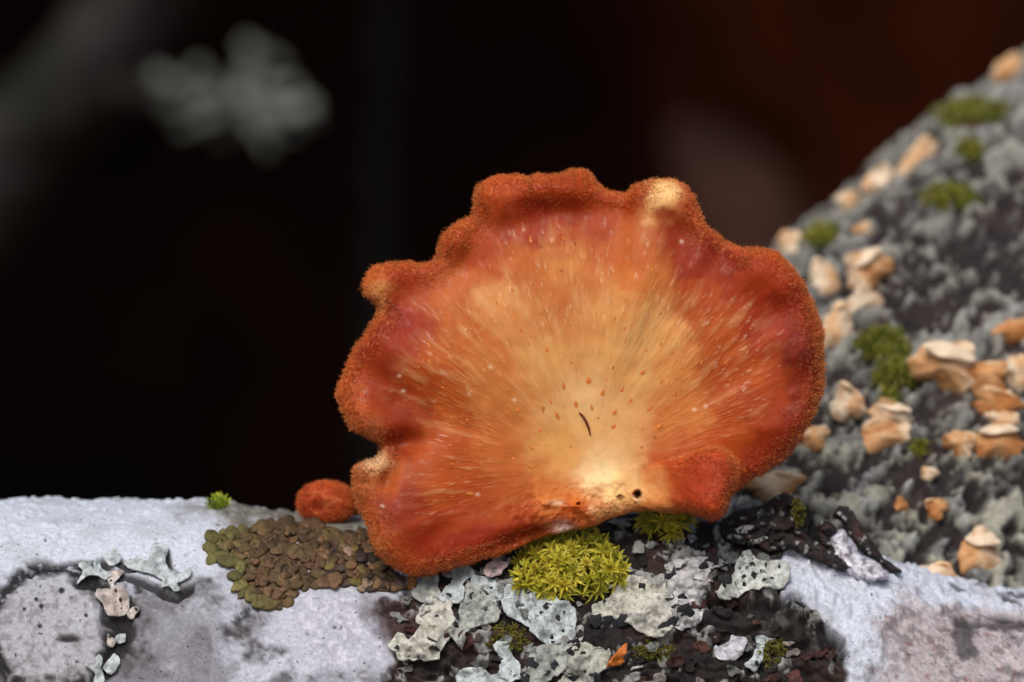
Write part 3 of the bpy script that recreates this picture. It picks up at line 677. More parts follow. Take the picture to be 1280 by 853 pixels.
_k = np.clip((CTRL[:, 3]-65)/125, 0, 1)**1.3
CTRL[:, 2] *= .83+.12*_k; CTRL[:, 3] *= .68+.23*_k; CTRL[:, 4] *= .38+.52*_k
CTRL = np.vstack([CTRL, [(472, 472, 162, 66, 34), (500, 640, 140, 50, 22), (568, 518, 182, 94, 38), (598, 678, 146, 46, 18), (1013, 448, 104, 28, 8), (1016, 500, 110, 32, 10), (888, 598, 176, 70, 36), (910, 460, 174, 84, 33), (700, 308, 200, 122, 66), (508, 403, 158, 46, 12), (798, 408, 214, 154, 90), (758, 600, 230, 192, 140), (786, 600, 218, 158, 96), (648, 628, 184, 102, 44), (434, 498, 192, 102, 48), (632, 244, 188, 90, 44), (735, 500, 222, 168, 110), (960, 400, 156, 56, 24), (620, 380, 212, 146, 86), (650, 285, 176, 78, 46), (833, 243, 240, 190, 120)]])
def idw(px, py, pw=3.6):
    d2 = (px[:, None]-CTRL[None, :, 0])**2+(py[:, None]-CTRL[None, :, 1])**2+60
    w = d2**(-pw/2); w /= w.sum(1, keepdims=True)
    c = w@lin(CTRL[:, 2:]); k = sstep(.16, .4, c[:, 1:2])
    k2 = 1-sstep(.06, .26, c[:, 1:2])
    return np.minimum(c*(1+k*np.array([[.06, .2, .32]]))*(1-k2*np.array([[.12, .36, .55]])), .9)

def gb(px, py, cx, cy, rx, ry, ang=0):
    a = math.radians(ang); u, v = px-cx, py-cy
    return np.exp(-((u*math.cos(a)+v*math.sin(a))/rx)**2-((-u*math.sin(a)+v*math.cos(a))/ry)**2)

HOLES = [(797, 618, 5.2)]
PITS = [(723, 630, 2.6, .5), (775, 622, 4.0, .35), (718, 650, 3.0, .2)]
KNOBS = [(721, 631, 9, .9), (682, 628, 8, .7), (700, 630, 12, .5), (735, 640, 10, .6), (760, 632, 14, .5), (815, 628, 12, .4), (668, 640, 10, .3), (745, 606, 12, .35), (770, 600, 9, .3), (716, 648, 9, .5)]
def cap_depth(px, py, d):
    """front surface, world y in mm; d is the inset from the outline in pixels"""
    y = -5.2+(720-py)*S*math.tan(math.radians(13))
    r = np.hypot(px-CC[0], (py-CC[1]))
    th = np.arctan2(py-CC[1], px-CC[0])
    y = y+3.0*np.exp(-(r/130)**2)-.8*np.exp(-((r-250)/90)**2)
    q = np.c_[np.cos(th)*3.2, np.sin(th)*3.2, r/220]
    y = y+fbm(q, 101, 2)*1.8*sstep(60, 300, r)
    y = y+fbm(np.c_[np.cos(th)*9, np.sin(th)*9, r/160], 104, 2)*.22*sstep(120, 330, r)
    for cx, cy, s in ((628, 244, 26), (716, 236, 22), (832, 246, 28), (478, 352, 20), (948, 334, 26), (572, 300, 22), (675, 236, 18), (986, 360, 26), (1000, 430, 34)):
        y = y-1.25*gb(px, py, cx, cy, s*1.25, s)
    for cx, cy, s, sy, a in ((650, 282, 44, 9, -8), (706, 264, 34, 9, 4), (560, 345, 34, 11, -38), (520, 362, 26, 13, -60), (770, 262, 22, 10, 10), (850, 288, 34, 10, 26), (905, 322, 26, 9, 25), (596, 290, 10, 22, 20), (775, 250, 9, 20, 0), (900, 305, 10, 20, -20)):
        y = y+.5*gb(px, py, cx, cy, s*1.15, sy*1.6, a)
    y = y+2.4*gb(px, py, 500, 556, 34, 17, -10)+1.2*gb(px, py, 488, 590, 9, 26, 15)-1.0*gb(px, py, 455, 505, 22, 34)-1.1*gb(px, py, 500, 655, 40, 44)
    y = y+1.6*gb(px, py, 660, 672, 60, 12, -18)-.6*gb(px, py, 720, 634, 16, 14)
    for hx, hy, hr in HOLES:
        rr = np.hypot(px-hx, py-hy); y = y+1.7*(1-sstep(hr*.6, hr*1.15, rr))-.3*np.exp(-((rr-hr*1.5)/2.2)**2)
    for hx, hy, hr, hd in PITS: y = y+hd*1.6*(1-sstep(hr*.5, hr*1.3, np.hypot(px-hx, (py-hy)*1.2)))
    for hx, hy, hr, hd in KNOBS: y = y-hd*gb(px, py, hx, hy, hr, hr*.85)
    y = y+fbm(np.c_[px/7, py/7, np.zeros_like(px)], 112, 3)*.5*gb(px, py, 740, 632, 85, 24)
    y = y+2.6*sstep(820, 1000, px)*sstep(430, 620, py)*.6
    q2 = np.c_[px/16, py/16, np.zeros_like(px)]
    y = y+fbm(q2, 110, 3)*.08
    return y

def cap_color(px, py, d):
    n = fbm(np.c_[px/26, py/26, np.zeros_like(px)], 120, 4); n2 = fbm(np.c_[px/26+9, py/26, np.zeros_like(px)], 124, 4)
    c = idw(px+n*22, py+n2*22)
    c = mixc(c, lin((196, 104, 48)), np.exp(-(d/7)**2)*.5)
    for hx, hy, hr in HOLES:
        rr = np.hypot(px-hx, py-hy)
        c = mixc(c, lin((244, 216, 178)), np.exp(-((rr-hr*1.35)/1.8)**2)*.55*sstep(-2, 6, py-hy+n*8)); c = mixc(c, lin((58, 26, 18)), 1-sstep(hr*.75, hr*1.1, rr))
    for hx, hy, hr, hd in PITS: c = mixc(c, lin((120, 72, 40)), hd*1.6*(1-sstep(hr*.5, hr*1.2, np.hypot(px-hx, py-hy))))
    c = mixc(c, lin((248, 226, 190)), .8*np.clip(gb(px, py, 723, 632, 6, 5)*.6+gb(px, py, 700, 629, 14, 4)*.6+gb(px, py, 740, 634, 8, 7)*.6, 0, 1)*sstep(-.2, .2, n2))
    c = mixc(c, lin((240, 216, 206)), gb(px, py, 706, 660, 14, 8)*.9)
    c = mixc(c, lin((246, 214, 160)), .7*gb(px, py, 752, 604, 26, 14, -25)*sstep(-.25, .3, n))
    c = mixc(c, lin((206, 104, 42)), .7*gb(px, py, 722, 648, 13, 16))
    c = mixc(c, lin((240, 196, 130)), gb(px, py, 832, 243, 17, 12)*1.0)
    for wx, wy in ((478, 633), (613, 459), (643, 500), (588, 492), (499, 470), (504, 489), (868, 512), (882, 508), (597, 618), (852, 302)): c = mixc(c, lin((250, 226, 196)), gb(px, py, wx, wy, 2.6, 1.9)*.6)  # tiny dew highlights painted as pale spots
    # wounded pale edge in the notch on the left
    c = mixc(c, lin((238, 212, 168)), gb(px, py, 468, 574, 13, 7, -25)*.9); return c

MUSH = root('bracket_mushroom', 'large frilled orange mushroom cap with felted rim standing on the branch', 'mushroom', hit(735, 655)[0])
def make_cap():
    rim = smooth_closed(CAP, 2.2)
    rim = rim+np.stack([fbm(np.c_[rim/9, np.full(len(rim), 3.0+k)], 131+k, 3) for k in range(2)], 1)*2.6
    n = len(rim)
    def gsm(x, sig):                                      # smooth a closed curve
        k = np.arange(-int(3*sig), int(3*sig)+1); w = np.exp(-.5*(k/sig)**2); w /= w.sum()
        return sum(wi*np.roll(x, -ki, 0) for ki, wi in zip(k, w))
    soft = gsm(rim, 16); tng = np.roll(gsm(rim, 5), -1, 0)-np.roll(gsm(rim, 5), 1, 0)
    nin = np.stack([-tng[:, 1], tng[:, 0]], 1); nin /= np.linalg.norm(nin, axis=1)[:, None]
    rad = CC-rim; L = np.linalg.norm(rad, axis=1); rad = rad/L[:, None]
    if (nin*rad).sum() < 0: nin = -nin
    inw = .55*nin+.45*rad; inw /= np.linalg.norm(inw, axis=1)[:, None]
    R = np.minimum(19.0, L*.28)                           # the rim rolls over with this radius (px)
    start = rim+inw*R[:, None]; sstart = gsm(start, 14)
    rings = []
    for t in np.concatenate([np.linspace(.02, .8, 130, endpoint=False), np.linspace(.8, 1, 70)]):
        w = t**4; rings.append((CC+(start*w+sstart*(1-w)-CC)*t, np.zeros(n)))
    for a in np.linspace(0, math.pi, 34)[1:]: rings.append((rim+inw*(R*(1-math.sin(a)))[:, None], R*S*(1-math.cos(a))))
    for t in np.linspace(0, .9, 14)[1:]: rings.append((start+(CC-start)*t, 2*R*S+2.0*t))
    V, C, PV = [], [], []
    for f, dy in rings:
        ins = np.maximum(polysd(f[:, 0], f[:, 1], rim[::3]), 0)
        y = cap_depth(f[:, 0], f[:, 1], ins)+dy
        V.append(P(f[:, 0], f[:, 1], y)); C.append(cap_color(f[:, 0], f[:, 1], ins))
        q = f-CC; PV.append(np.c_[np.arctan2(q[:, 1], q[:, 0]), np.hypot(q[:, 0], q[:, 1])/100, np.where(dy > 0, 1, 1-ins/150)])
    # polar coordinate for streaks: angle (periodic seam hidden at the base) and radius
    V = np.concatenate(V); C = np.concatenate(C); PV = np.concatenate(PV)
    f = grid_faces(len(rings), n, True)
    p0 = P(CC[0], CC[1], cap_depth(CC[:1], CC[1:], 99)[0])
    c0 = len(V); V = np.vstack([V, p0]); C = np.vstack([C, C[:1]]); PV = np.vstack([PV, [[0, 0, 0]]])
    tri = [(c0, (k+1) % n, k) for k in range(n)]
    faces = np.vstack([f[:, ::-1], np.c_[np.array(tri), np.array(tri)[:, :1]]]) if False else [tuple(a) for a in f[:, ::-1].tolist()]+[(c0, (k+1) % n, k) for k in range(n)][:]
    faces = [(a[0], a[1], a[2], a[3]) if len(a) == 4 else a for a in faces]
    o = build('cap', V, faces, M['cap'], MUSH, colors=C, vecs=PV)
    return o, V, C, n, len(rings)
CAPO, CV, CCOL, NR, NRING = make_cap()

def fix_normals(o):
    """turn the faces outward when the mesh came out inside out"""
    bm = bmesh.new(); bm.from_mesh(o.data); bmesh.ops.recalc_face_normals(bm, faces=bm.faces)
    bm.to_mesh(o.data); bm.free(); o.data.update()
fix_normals(CAPO)

def hairs(name, parent, pos, nor, colr, length, width, seed, gravity=.15):
    """a felt of short tapered hairs: 3-sided spikes, one mesh"""
    g = np.random.default_rng(seed); n = len(pos)
    d = nor+g.normal(0, .42, (n, 3)); d /= np.linalg.norm(d, axis=1)[:, None]
    ref = np.where(np.abs(d[:, :1]) < .8, np.array([[1.0, 0, 0]]), np.array([[0, 1.0, 0]]))
    u = np.cross(d, ref); u /= np.linalg.norm(u, axis=1)[:, None]; w = np.cross(d, u)
    ln = length*g.uniform(.45, 1.25, n)[:, None]; wd = width*g.uniform(.7, 1.3, n)[:, None]
    b = pos-nor*.06; bend = g.normal(0, .25, (n, 3))*ln
    V = np.stack([b+u*wd, b-u*wd*.5+w*wd*.87, b-u*wd*.5-w*wd*.87, b+d*ln*.6+u*wd*.55, b+d*ln*.6-u*wd*.5, b+d*ln+bend*.6], 1).reshape(-1, 3)
    k = np.arange(n)[:, None]*6
    F = np.concatenate([k+np.array([[0, 1, 4]]), k+np.array([[0, 4, 3]]), k+np.array([[1, 2, 4]]), k+np.array([[2, 0, 3]]), k+np.array([[2, 3, 4]]), k+np.array([[3, 4, 5]])])
    cc = np.repeat(colr*g.uniform(.8, 1.25, (n, 1)), 6, 0)
    o = build(name, V, F, M['hair'], parent, colors=cc); o['kind'] = 'stuff'; return o

def cap_hair():
    g = np.random.default_rng(5)
    me = CAPO.data; nv = len(me.vertices); co = np.zeros(nv*3); no = np.zeros(nv*3)
    me.vertices.foreach_get('co', co); me.vertices.foreach_get('normal', no)
    co = co.reshape(-1, 3)/MM+np.array(MUSH.location)/MM; no = no.reshape(-1, 3)
    ring = np.arange(nv-1)//NR
    # denser over the roll, thinning towards the streaked face
    px, py = proj(co[:-1])
    w = np.where(ring >= 200, np.where(ring < 222, 1.0, .25), sstep(160, 200, ring)*.22)*np.where(ring < 234, 1, 0)
    w = w*np.where((py > 635) & (px > 640) & (px < 900), .1, 1)
    w = w*(.25+.75*sstep(-.3, .25, fbm(np.c_[px/45, py/45, np.zeros(len(px))], 66, 3)))
    idx = g.choice(nv-1, 30000, p=w/w.sum())
    pos = co[idx]+g.normal(0, .08, (len(idx), 3))
    pale = lin((216, 134, 72)); c = CCOL[idx]*.55+pale*.45
    hairs('fuzz', CAPO, pos, no[idx], c, .44, .034, 8)
cap_hair()

def cap_point(px, py):
    y = cap_depth(np.array([px]), np.array([py]), 99)[0]; e = 3.0
    p = P(px, py, y); a = P(px+e, py, cap_depth(np.array([px+e]), np.array([py]), 99)[0])-p; b = P(px, py-e, cap_depth(np.array([px]), np.array([py-e]), 99)[0])-p
    n = np.cross(a, b); return p, n/np.linalg.norm(n)

def side_lobe():
    """the folded lobe at the lower right, curling forward off the cap face"""
    poly = [(778, 606), (800, 588), (830, 574), (854, 567), (872, 562), (891, 557), (908, 562), (919, 574), (923, 592), (918, 608), (911, 624), (905, 642), (891, 651), (874, 645), (850, 640), (815, 638), (790, 628)]
    v2, ff, bound, b = triangulate(poly, 3.0, .12, seed=3)
    sd = np.maximum(polysd(v2[:, 0], v2[:, 1], b), 0); sd[bound] = 0
    t = sstep(785, 905, v2[:, 0])
    y0 = cap_depth(v2[:, 0], v2[:, 1], sd)
    R = 16.0; k = np.clip(sd/R, 0, 1); roll = np.sqrt(np.maximum(1-(1-k)**2, 0))
    off = t*(1.2+4.2*roll)*(.72+.28*np.cos((v2[:, 1]-600)/45))+.25*t*fbm(np.c_[v2/14, np.zeros(len(v2))], 7, 3)-.35*(1-sstep(0, .06, t))
    fr = P(v2[:, 0], v2[:, 1], y0-off); bk = P(v2[:, 0], v2[:, 1], y0+1.0)
    C = cap_color(v2[:, 0], v2[:, 1], 99*np.ones(len(v2)))
    n = fbm(np.c_[v2/12, np.zeros(len(v2))], 19, 3)
    red = sstep(820, 880, v2[:, 0]+n*20); C = mixc(C, lin((172, 62, 30)), red*.75); C = mixc(C, lin((206, 110, 54)), np.exp(-(sd/5)**2)*red*.8)
    C = mixc(C, lin((176, 70, 22)), sstep(618, 645, v2[:, 1])*red*.6)
    nn = len(v2); ec = {}
    s = sum(np.cross(fr[f[1]]-fr[f[0]], fr[f[2]]-fr[f[0]])[1] for f in ff)
    if s > 0: ff = [f[::-1] for f in ff]
    for f in ff:
        for q in range(3): ec[(f[q], f[(q+1) % 3])] = 1
    rim = [(a, c) for (a, c) in ec if (c, a) not in ec]
    faces = list(ff)+[(c, a, a+nn, c+nn) for a, c in rim]
    th = np.arctan2(v2[:, 1]-CC[1], v2[:, 0]-CC[0])
    PV = np.c_[th, np.hypot(v2[:, 0]-CC[0], v2[:, 1]-CC[1])/100, np.maximum((1-np.minimum(sd, 60)/150)*red, (1-red)*(1-np.maximum(polysd(v2[:, 0], v2[:, 1], CAP), 0)/150))]
    o = build('folded_lobe', np.vstack([fr, bk]), faces, M['cap'], MUSH, colors=np.vstack([C, C]), vecs=np.vstack([PV, PV]))
    me = o.data; no = np.zeros(len(me.vertices)*3); me.vertices.foreach_get('normal', no); no = no.reshape(-1, 3)[:nn]
    g = np.random.default_rng(4); w = np.exp(-sd/7)*red+.04*red; idx = g.choice(nn, 3800, p=w/w.sum())
    hairs('fuzz', o, fr[idx]+g.normal(0, .1, (len(idx), 3)), no[idx], C[idx]*.6+lin((204, 118, 58))*.4, .42, .034, 18)
side_lobe()

def cap_scales():
    """small pointed red-brown scales lying on the cap face, tips outward"""
    me = bpy.data.meshes.new('scale')
    v = [(-.35, -1.0, 0), (.35, -1.0, 0), (.62, -.2, .12), (0, -.3, .32), (-.62, -.2, .12), (.3, .6, .3), (-.3, .6, .3), (0, 1.15, .55), (0, .3, -.15)]
    me.from_pydata(v, [], [(0, 1, 3), (1, 2, 3), (0, 3, 4), (3, 2, 5), (3, 5, 6), (3, 6, 4), (6, 5, 7), (5, 8, 7), (8, 6, 7), (2, 8, 5), (4, 6, 8)])
    me.polygons.foreach_set('use_smooth', [True]*len(me.polygons)); me.materials.append(M['scale'])
    a = me.attributes.new('Col', 'FLOAT_COLOR', 'POINT')
    cols = [lin((214, 146, 82))]*2+[lin((200, 112, 46))]*5+[lin((178, 84, 28))]*2
    a.data.foreach_set('color', np.array([(*c, 1) for c in cols]).ravel())
    g = np.random.default_rng(31)
    pts = [(636, 489), (648, 514), (612, 532), (608, 554), (676, 539), (666, 561), (705, 484), (736, 477), (766, 461), (803, 467), (826, 479), (689, 503), (753, 492), (777, 488), (720, 507), (740, 511), (697, 521), (768, 517), (788, 502), (842, 494), (840, 442), (877, 453), (684, 438), (633, 467), (577, 454), (590, 491), (642, 574), (665, 584), (767, 534), (808, 588), (832, 603), (822, 535), (588, 617), (660, 614), (812, 512)]
    while len(pts) < 175:
        a_, r = g.uniform(-math.pi, math.pi), g.uniform(60, 330); x, y = CC[0]+r*math.cos(a_), CC[1]+r*math.sin(a_)*.98
        if polysd(np.array([x]), np.array([y]), CAP)[0] < 75 or (x > 790 and 550 < y): continue
        if all((x-p)**2+(y-q)**2 > 15**2 for p, q in pts): pts.append((x, y))
    for k, (x, y) in enumerate(pts):
        p, nrm = cap_point(x, y); ex = k < 35
        d = np.array([x-CC[0], 0, -(y-CC[1])]); d[0] += g.normal(0, 12); d /= np.linalg.norm(d)
        d = d-nrm*(d@nrm); d /= np.linalg.norm(d); xa = np.cross(d, nrm)
        s = (g.uniform(.36, .54) if ex else g.uniform(.2, .38))
        o = bpy.data.objects.new('scale', me); col.objects.link(o); o.parent = CAPO
        m = Matrix([[xa[i], d[i], nrm[i], 0] for i in range(3)]+[[0, 0, 0, 1]])
        o.matrix_local = Matrix.Translation(Vector((p-np.array(MUSH.location)/MM-nrm*.04)*MM)) @ m @ Matrix.Diagonal((s*MM*g.uniform(.7, 1.2), s*MM*g.uniform(.7, 1.2), s*MM*.45, 1))
cap_scales()

def tube(name, pts, rad, mat, parent=None, colors=None, base=None, n=8, seed=0, rough=0):
    pts = np.asarray(pts, float); V = []
    rad = np.broadcast_to(np.asarray(rad, float), (len(pts),))
    for k, p in enumerate(pts):
        t = pts[min(k+1, len(pts)-1)]-pts[max(k-1, 0)]; t /= np.linalg.norm(t)
        u = np.cross(t, [0, 0, 1.0] if abs(t[2]) < .9 else [1.0, 0, 0]); u /= np.linalg.norm(u); w = np.cross(t, u)
        for a in np.arange(n)*2*math.pi/n: V.append(p+(u*math.cos(a)+w*math.sin(a))*rad[k])
    V = np.array(V)
    if rough: V = V+np.stack([fbm(V/rough[0]+k*9, seed+k, 3) for k in range(3)], 1)*rough[1]
    f = [tuple(a) for a in grid_faces(len(pts), n, True).tolist()]+[tuple(range(n)), tuple(range((len(pts)-1)*n, len(pts)*n))[::-1]]
    return build(name, V, f, mat, parent, colors=None if colors is None else colors(V), base=base)

def fibre():
    pp = [(724, 516), (729, 521), (733, 528), (736, 536), (738, 545)]; pts = []
    for k, (x, y) in enumerate(pp):
        p, n = cap_point(x, y); pts.append(p+n*(.12+.18*(k in (1, 2, 3))))
    o = tube('plant_fibre', pts, [.09, .14, .15, .13, .07], M['fiber'], base=pts[0])
    o['label'] = 'tiny curved dark red fibre lying on the mushroom cap face'; o['category'] = 'fibre'
fibre()

def young():
    c = P(408, 629, 11.0); rt = root('young_mushroom', 'small round fuzzy orange button mushroom beside the large one', 'mushroom', P(404, 658, 12))
    nu, nv = 56, 72
    th = np.repeat(np.linspace(.02, math.pi-.02, nu), nv); ph = np.tile(np.arange(nv)*2*math.pi/nv, nu)
    d = np.stack([np.cos(ph)*np.sin(th), -np.cos(th), np.sin(ph)*np.sin(th)], 1)     # pole faces the camera
    r = 3.0*(1+.07*fbm(d*1.6, 9, 3)+.03*fbm(d*6, 10, 2))
    v = d*r[:, None]*np.array([1.08, .8, .84])
    dim = np.exp(-((d[:, 0]+.22)**2+(d[:, 2]+.05)**2)/.2)*(d[:, 1] < 0)
    v[:, 1] += .55*dim
    v = v+c
    q = d*3; n = fbm(q, 14, 3)
    co = np.tile(lin((196, 84, 36)), (len(v), 1)); co = mixc(co, lin((166, 52, 22)), np.clip(dim*1.1+sstep(.1, .5, n)*.6, 0, 1)); co = mixc(co, lin((224, 134, 78)), sstep(.1, .4, -n)*.6)
    o = build('cap', v, grid_faces(nu, nv, True), M['cap'], rt, colors=co, vecs=np.c_[ph, th, np.ones(len(v))]); fix_normals(o)
    no = np.zeros(len(v)*3); o.data.vertices.foreach_get('normal', no); no = no.reshape(-1, 3)
    g = np.random.default_rng(3); w = np.sin(th)*(d[:, 1] < .6); idx = g.choice(len(v), 5200, p=w/w.sum())
    hairs('fuzz', o, v[idx]+g.normal(0, .06, (len(idx), 3)), no[idx], co[idx]*.75+lin((226, 130, 70))*.25, .5, .036, 28)
    st = [P(398, 640, 11.5), P(390, 646, 12.0), P(384, 652, 12.5), P(380, 662, 13)]
    tube('stem', st, [1.3, 1.1, 1.2, 1.6], M['fungus'], rt, colors=lambda V: np.tile(lin((196, 170, 140)), (len(V), 1)), n=14)
young()

# ------------------------------------------------------------------ moss
def shoot_mesh(seed, leaves=22, col0=(156, 146, 34), col1=(190, 182, 58)):
    g = np.random.default_rng(seed); V, F, C = [], [], []
    for k in range(leaves):
        az = k*2.399+g.uniform(-.3, .3); lev = k/leaves; up = .15+1.15*lev+g.uniform(-.15, .15)
        ln = g.uniform(.7, 1.25)*(1.0-.2*lev); wd = .085*g.uniform(.75, 1.2); z0 = -.35+.5*lev
        d = np.array([math.cos(az)*math.cos(up), math.sin(az)*math.cos(up), math.sin(up)]); sd = np.array([-math.sin(az), math.cos(az), 0]); nn = np.cross(d, sd)
        b = len(V); mixk = g.uniform(0, 1); cc = lin(np.array(col0)*(1-mixk)+np.array(col1)*mixk)
        for t, w in ((0, .6), (.3, 1.0), (.65, .72)):
            p = np.array([0, 0, z0])+d*ln*t-np.array([0, 0, .34*t*t])*ln+nn*0
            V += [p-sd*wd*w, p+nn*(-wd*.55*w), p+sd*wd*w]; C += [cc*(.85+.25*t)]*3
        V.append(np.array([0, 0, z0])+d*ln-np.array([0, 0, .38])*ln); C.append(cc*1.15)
        for r in range(2):
            for s in range(2): F.append((b+r*3+s, b+r*3+s+1, b+r*3+s+4, b+r*3+s+3))
        F += [(b+6, b+7, b+9), (b+7, b+8, b+9)]
    me = bpy.data.meshes.new('shoot'); me.from_pydata([tuple(a) for a in V], [], F); me.polygons.foreach_set('use_smooth', [True]*len(me.polygons))
    a = me.attributes.new('Col', 'FLOAT_COLOR', 'POINT'); a.data.foreach_set('color', np.array([(*c, 1) for c in C]).ravel())
    me.materials.append(M['moss']); return me
SHOOTS = [shoot_mesh(k) for k in range(6)]
GREEN = [shoot_mesh(20+k, 17, (122, 138, 32), (160, 170, 48)) for k in range(4)]
OLIVE = [shoot_mesh(40+k, 17, (92, 98, 24), (128, 126, 38)) for k in range(4)]
DULL = [shoot_mesh(30+k, 15, (84, 86, 24), (110, 104, 34)) for k in range(3)]

def moss(label, cx, cy, rx, ry, n, size, height, meshes=SHOOTS, bvh=None, seed=0, group=None, y=None, up=.25):
    g = np.random.default_rng(seed)
    pc, nc = hit(cx, cy, bvh); nc = soft_normal(cx, cy, bvh, 10)
    if y is not None: pc = P(cx, cy, y)
    rt = root('moss_tuft', label, 'moss', pc-nc*.5, group)
    pts = []; tries = 0; mind = math.sqrt(rx*ry*3.14/n)*.72
    while len(pts) < n and tries < 5000:
        tries += 1; a, r = g.uniform(0, 2*math.pi), math.sqrt(g.uniform(0, 1)); x, yy = cx+rx*r*math.cos(a)*(1+.12*math.sin(3*a+seed)), cy+ry*r*math.sin(a)
        if all((x-p)**2+(yy-q)**2 > mind*mind for p, q, _ in pts): pts.append((x, yy, r))
    # a low brown cushion of old stems under the shoots
    nu, nv = 8, 20; CV_ = []
    for i in range(nu):
        rr = (i+.001)/(nu-1)
        for j in range(nv):
            a = j*2*math.pi/nv; x, yy = cx+rx*.92*rr*math.cos(a), cy+ry*.92*rr*math.sin(a)
            p = hit(x, yy, bvh)[0] if y is None else P(x, yy, y)
            CV_.append(p+nc*(height*.55*math.sqrt(max(0, 1-rr*rr))-.25)+g.normal(0, .12, 3))
    build('old_stems', CV_, grid_faces(nu, nv, True), M['brown'], rt, colors=np.tile(lin((74, 58, 26)), (len(CV_), 1)))
    for x, yy, r in pts:
        p = hit(x, yy, bvh)[0] if y is None else P(x, yy, y)
        out = P(x, yy, 0)-P(cx, cy, 0); out = out/max(rx*S, .1)
        nd = nc*1.0+out*.95*r+np.array([0, -.15, up])+g.normal(0, .26, 3); nd /= np.linalg.norm(nd)
        pos = p+nc*height*math.sqrt(max(0, 1-r*r*.92))
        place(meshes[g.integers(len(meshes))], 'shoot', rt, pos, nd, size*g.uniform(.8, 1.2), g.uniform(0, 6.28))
    return rt
moss('largest yellow-green star moss tuft in front of the mushroom base', 709, 708, 68, 42, 52, 2.0, 2.8, seed=1)
moss('small yellow-green moss tuft under the folded lobe of the large mushroom', 834, 661, 31, 13, 17, 1.9, 3.8, seed=2, up=.6)
moss('tiny bright green moss sprig on the top edge of the branch', 272, 632, 11, 5, 9, 1.3, .9, meshes=GREEN, seed=3, up=.9)
moss('low dull green moss patch by the orange scrap', 817, 813, 26, 13, 16, .8, .7, meshes=DULL, seed=4)
moss('dark green moss in the hollow between two pale lichen lobes', 634, 798, 26, 17, 20, .8, .6, meshes=DULL, seed=5)
moss('dull brown moss patch at the foot of the white crusted bark', 967, 816, 20, 18, 14, .8, .6, meshes=DULL, seed=6)
moss('thin olive moss fringe on the back of the dark bark chip', 998, 640, 6, 18, 9, .85, .4, meshes=DULL, seed=7, y=3.5)

def scrap():
    o, _ = sheet('leaf_scrap', cpx([(432, 772), (470, 712), (522, 664), (527, 690), (510, 738), (520, 752), (470, 766)], 640, 620, 3.662), None, M['scrap'], lichen_cols((196, 112, 48)), lift=1.3, edge=.2, thick=.15, spacing=3, seed=9)
    c = np.array([v.co for v in o.data.vertices]).mean(0)
    for v in o.data.vertices: v.co -= Vector(c)
    o.location = Vector(c); o['label'] = 'pointed orange leaf scrap stuck among black-dotted grey lichen'; o['category'] = 'leaf scrap'
scrap()

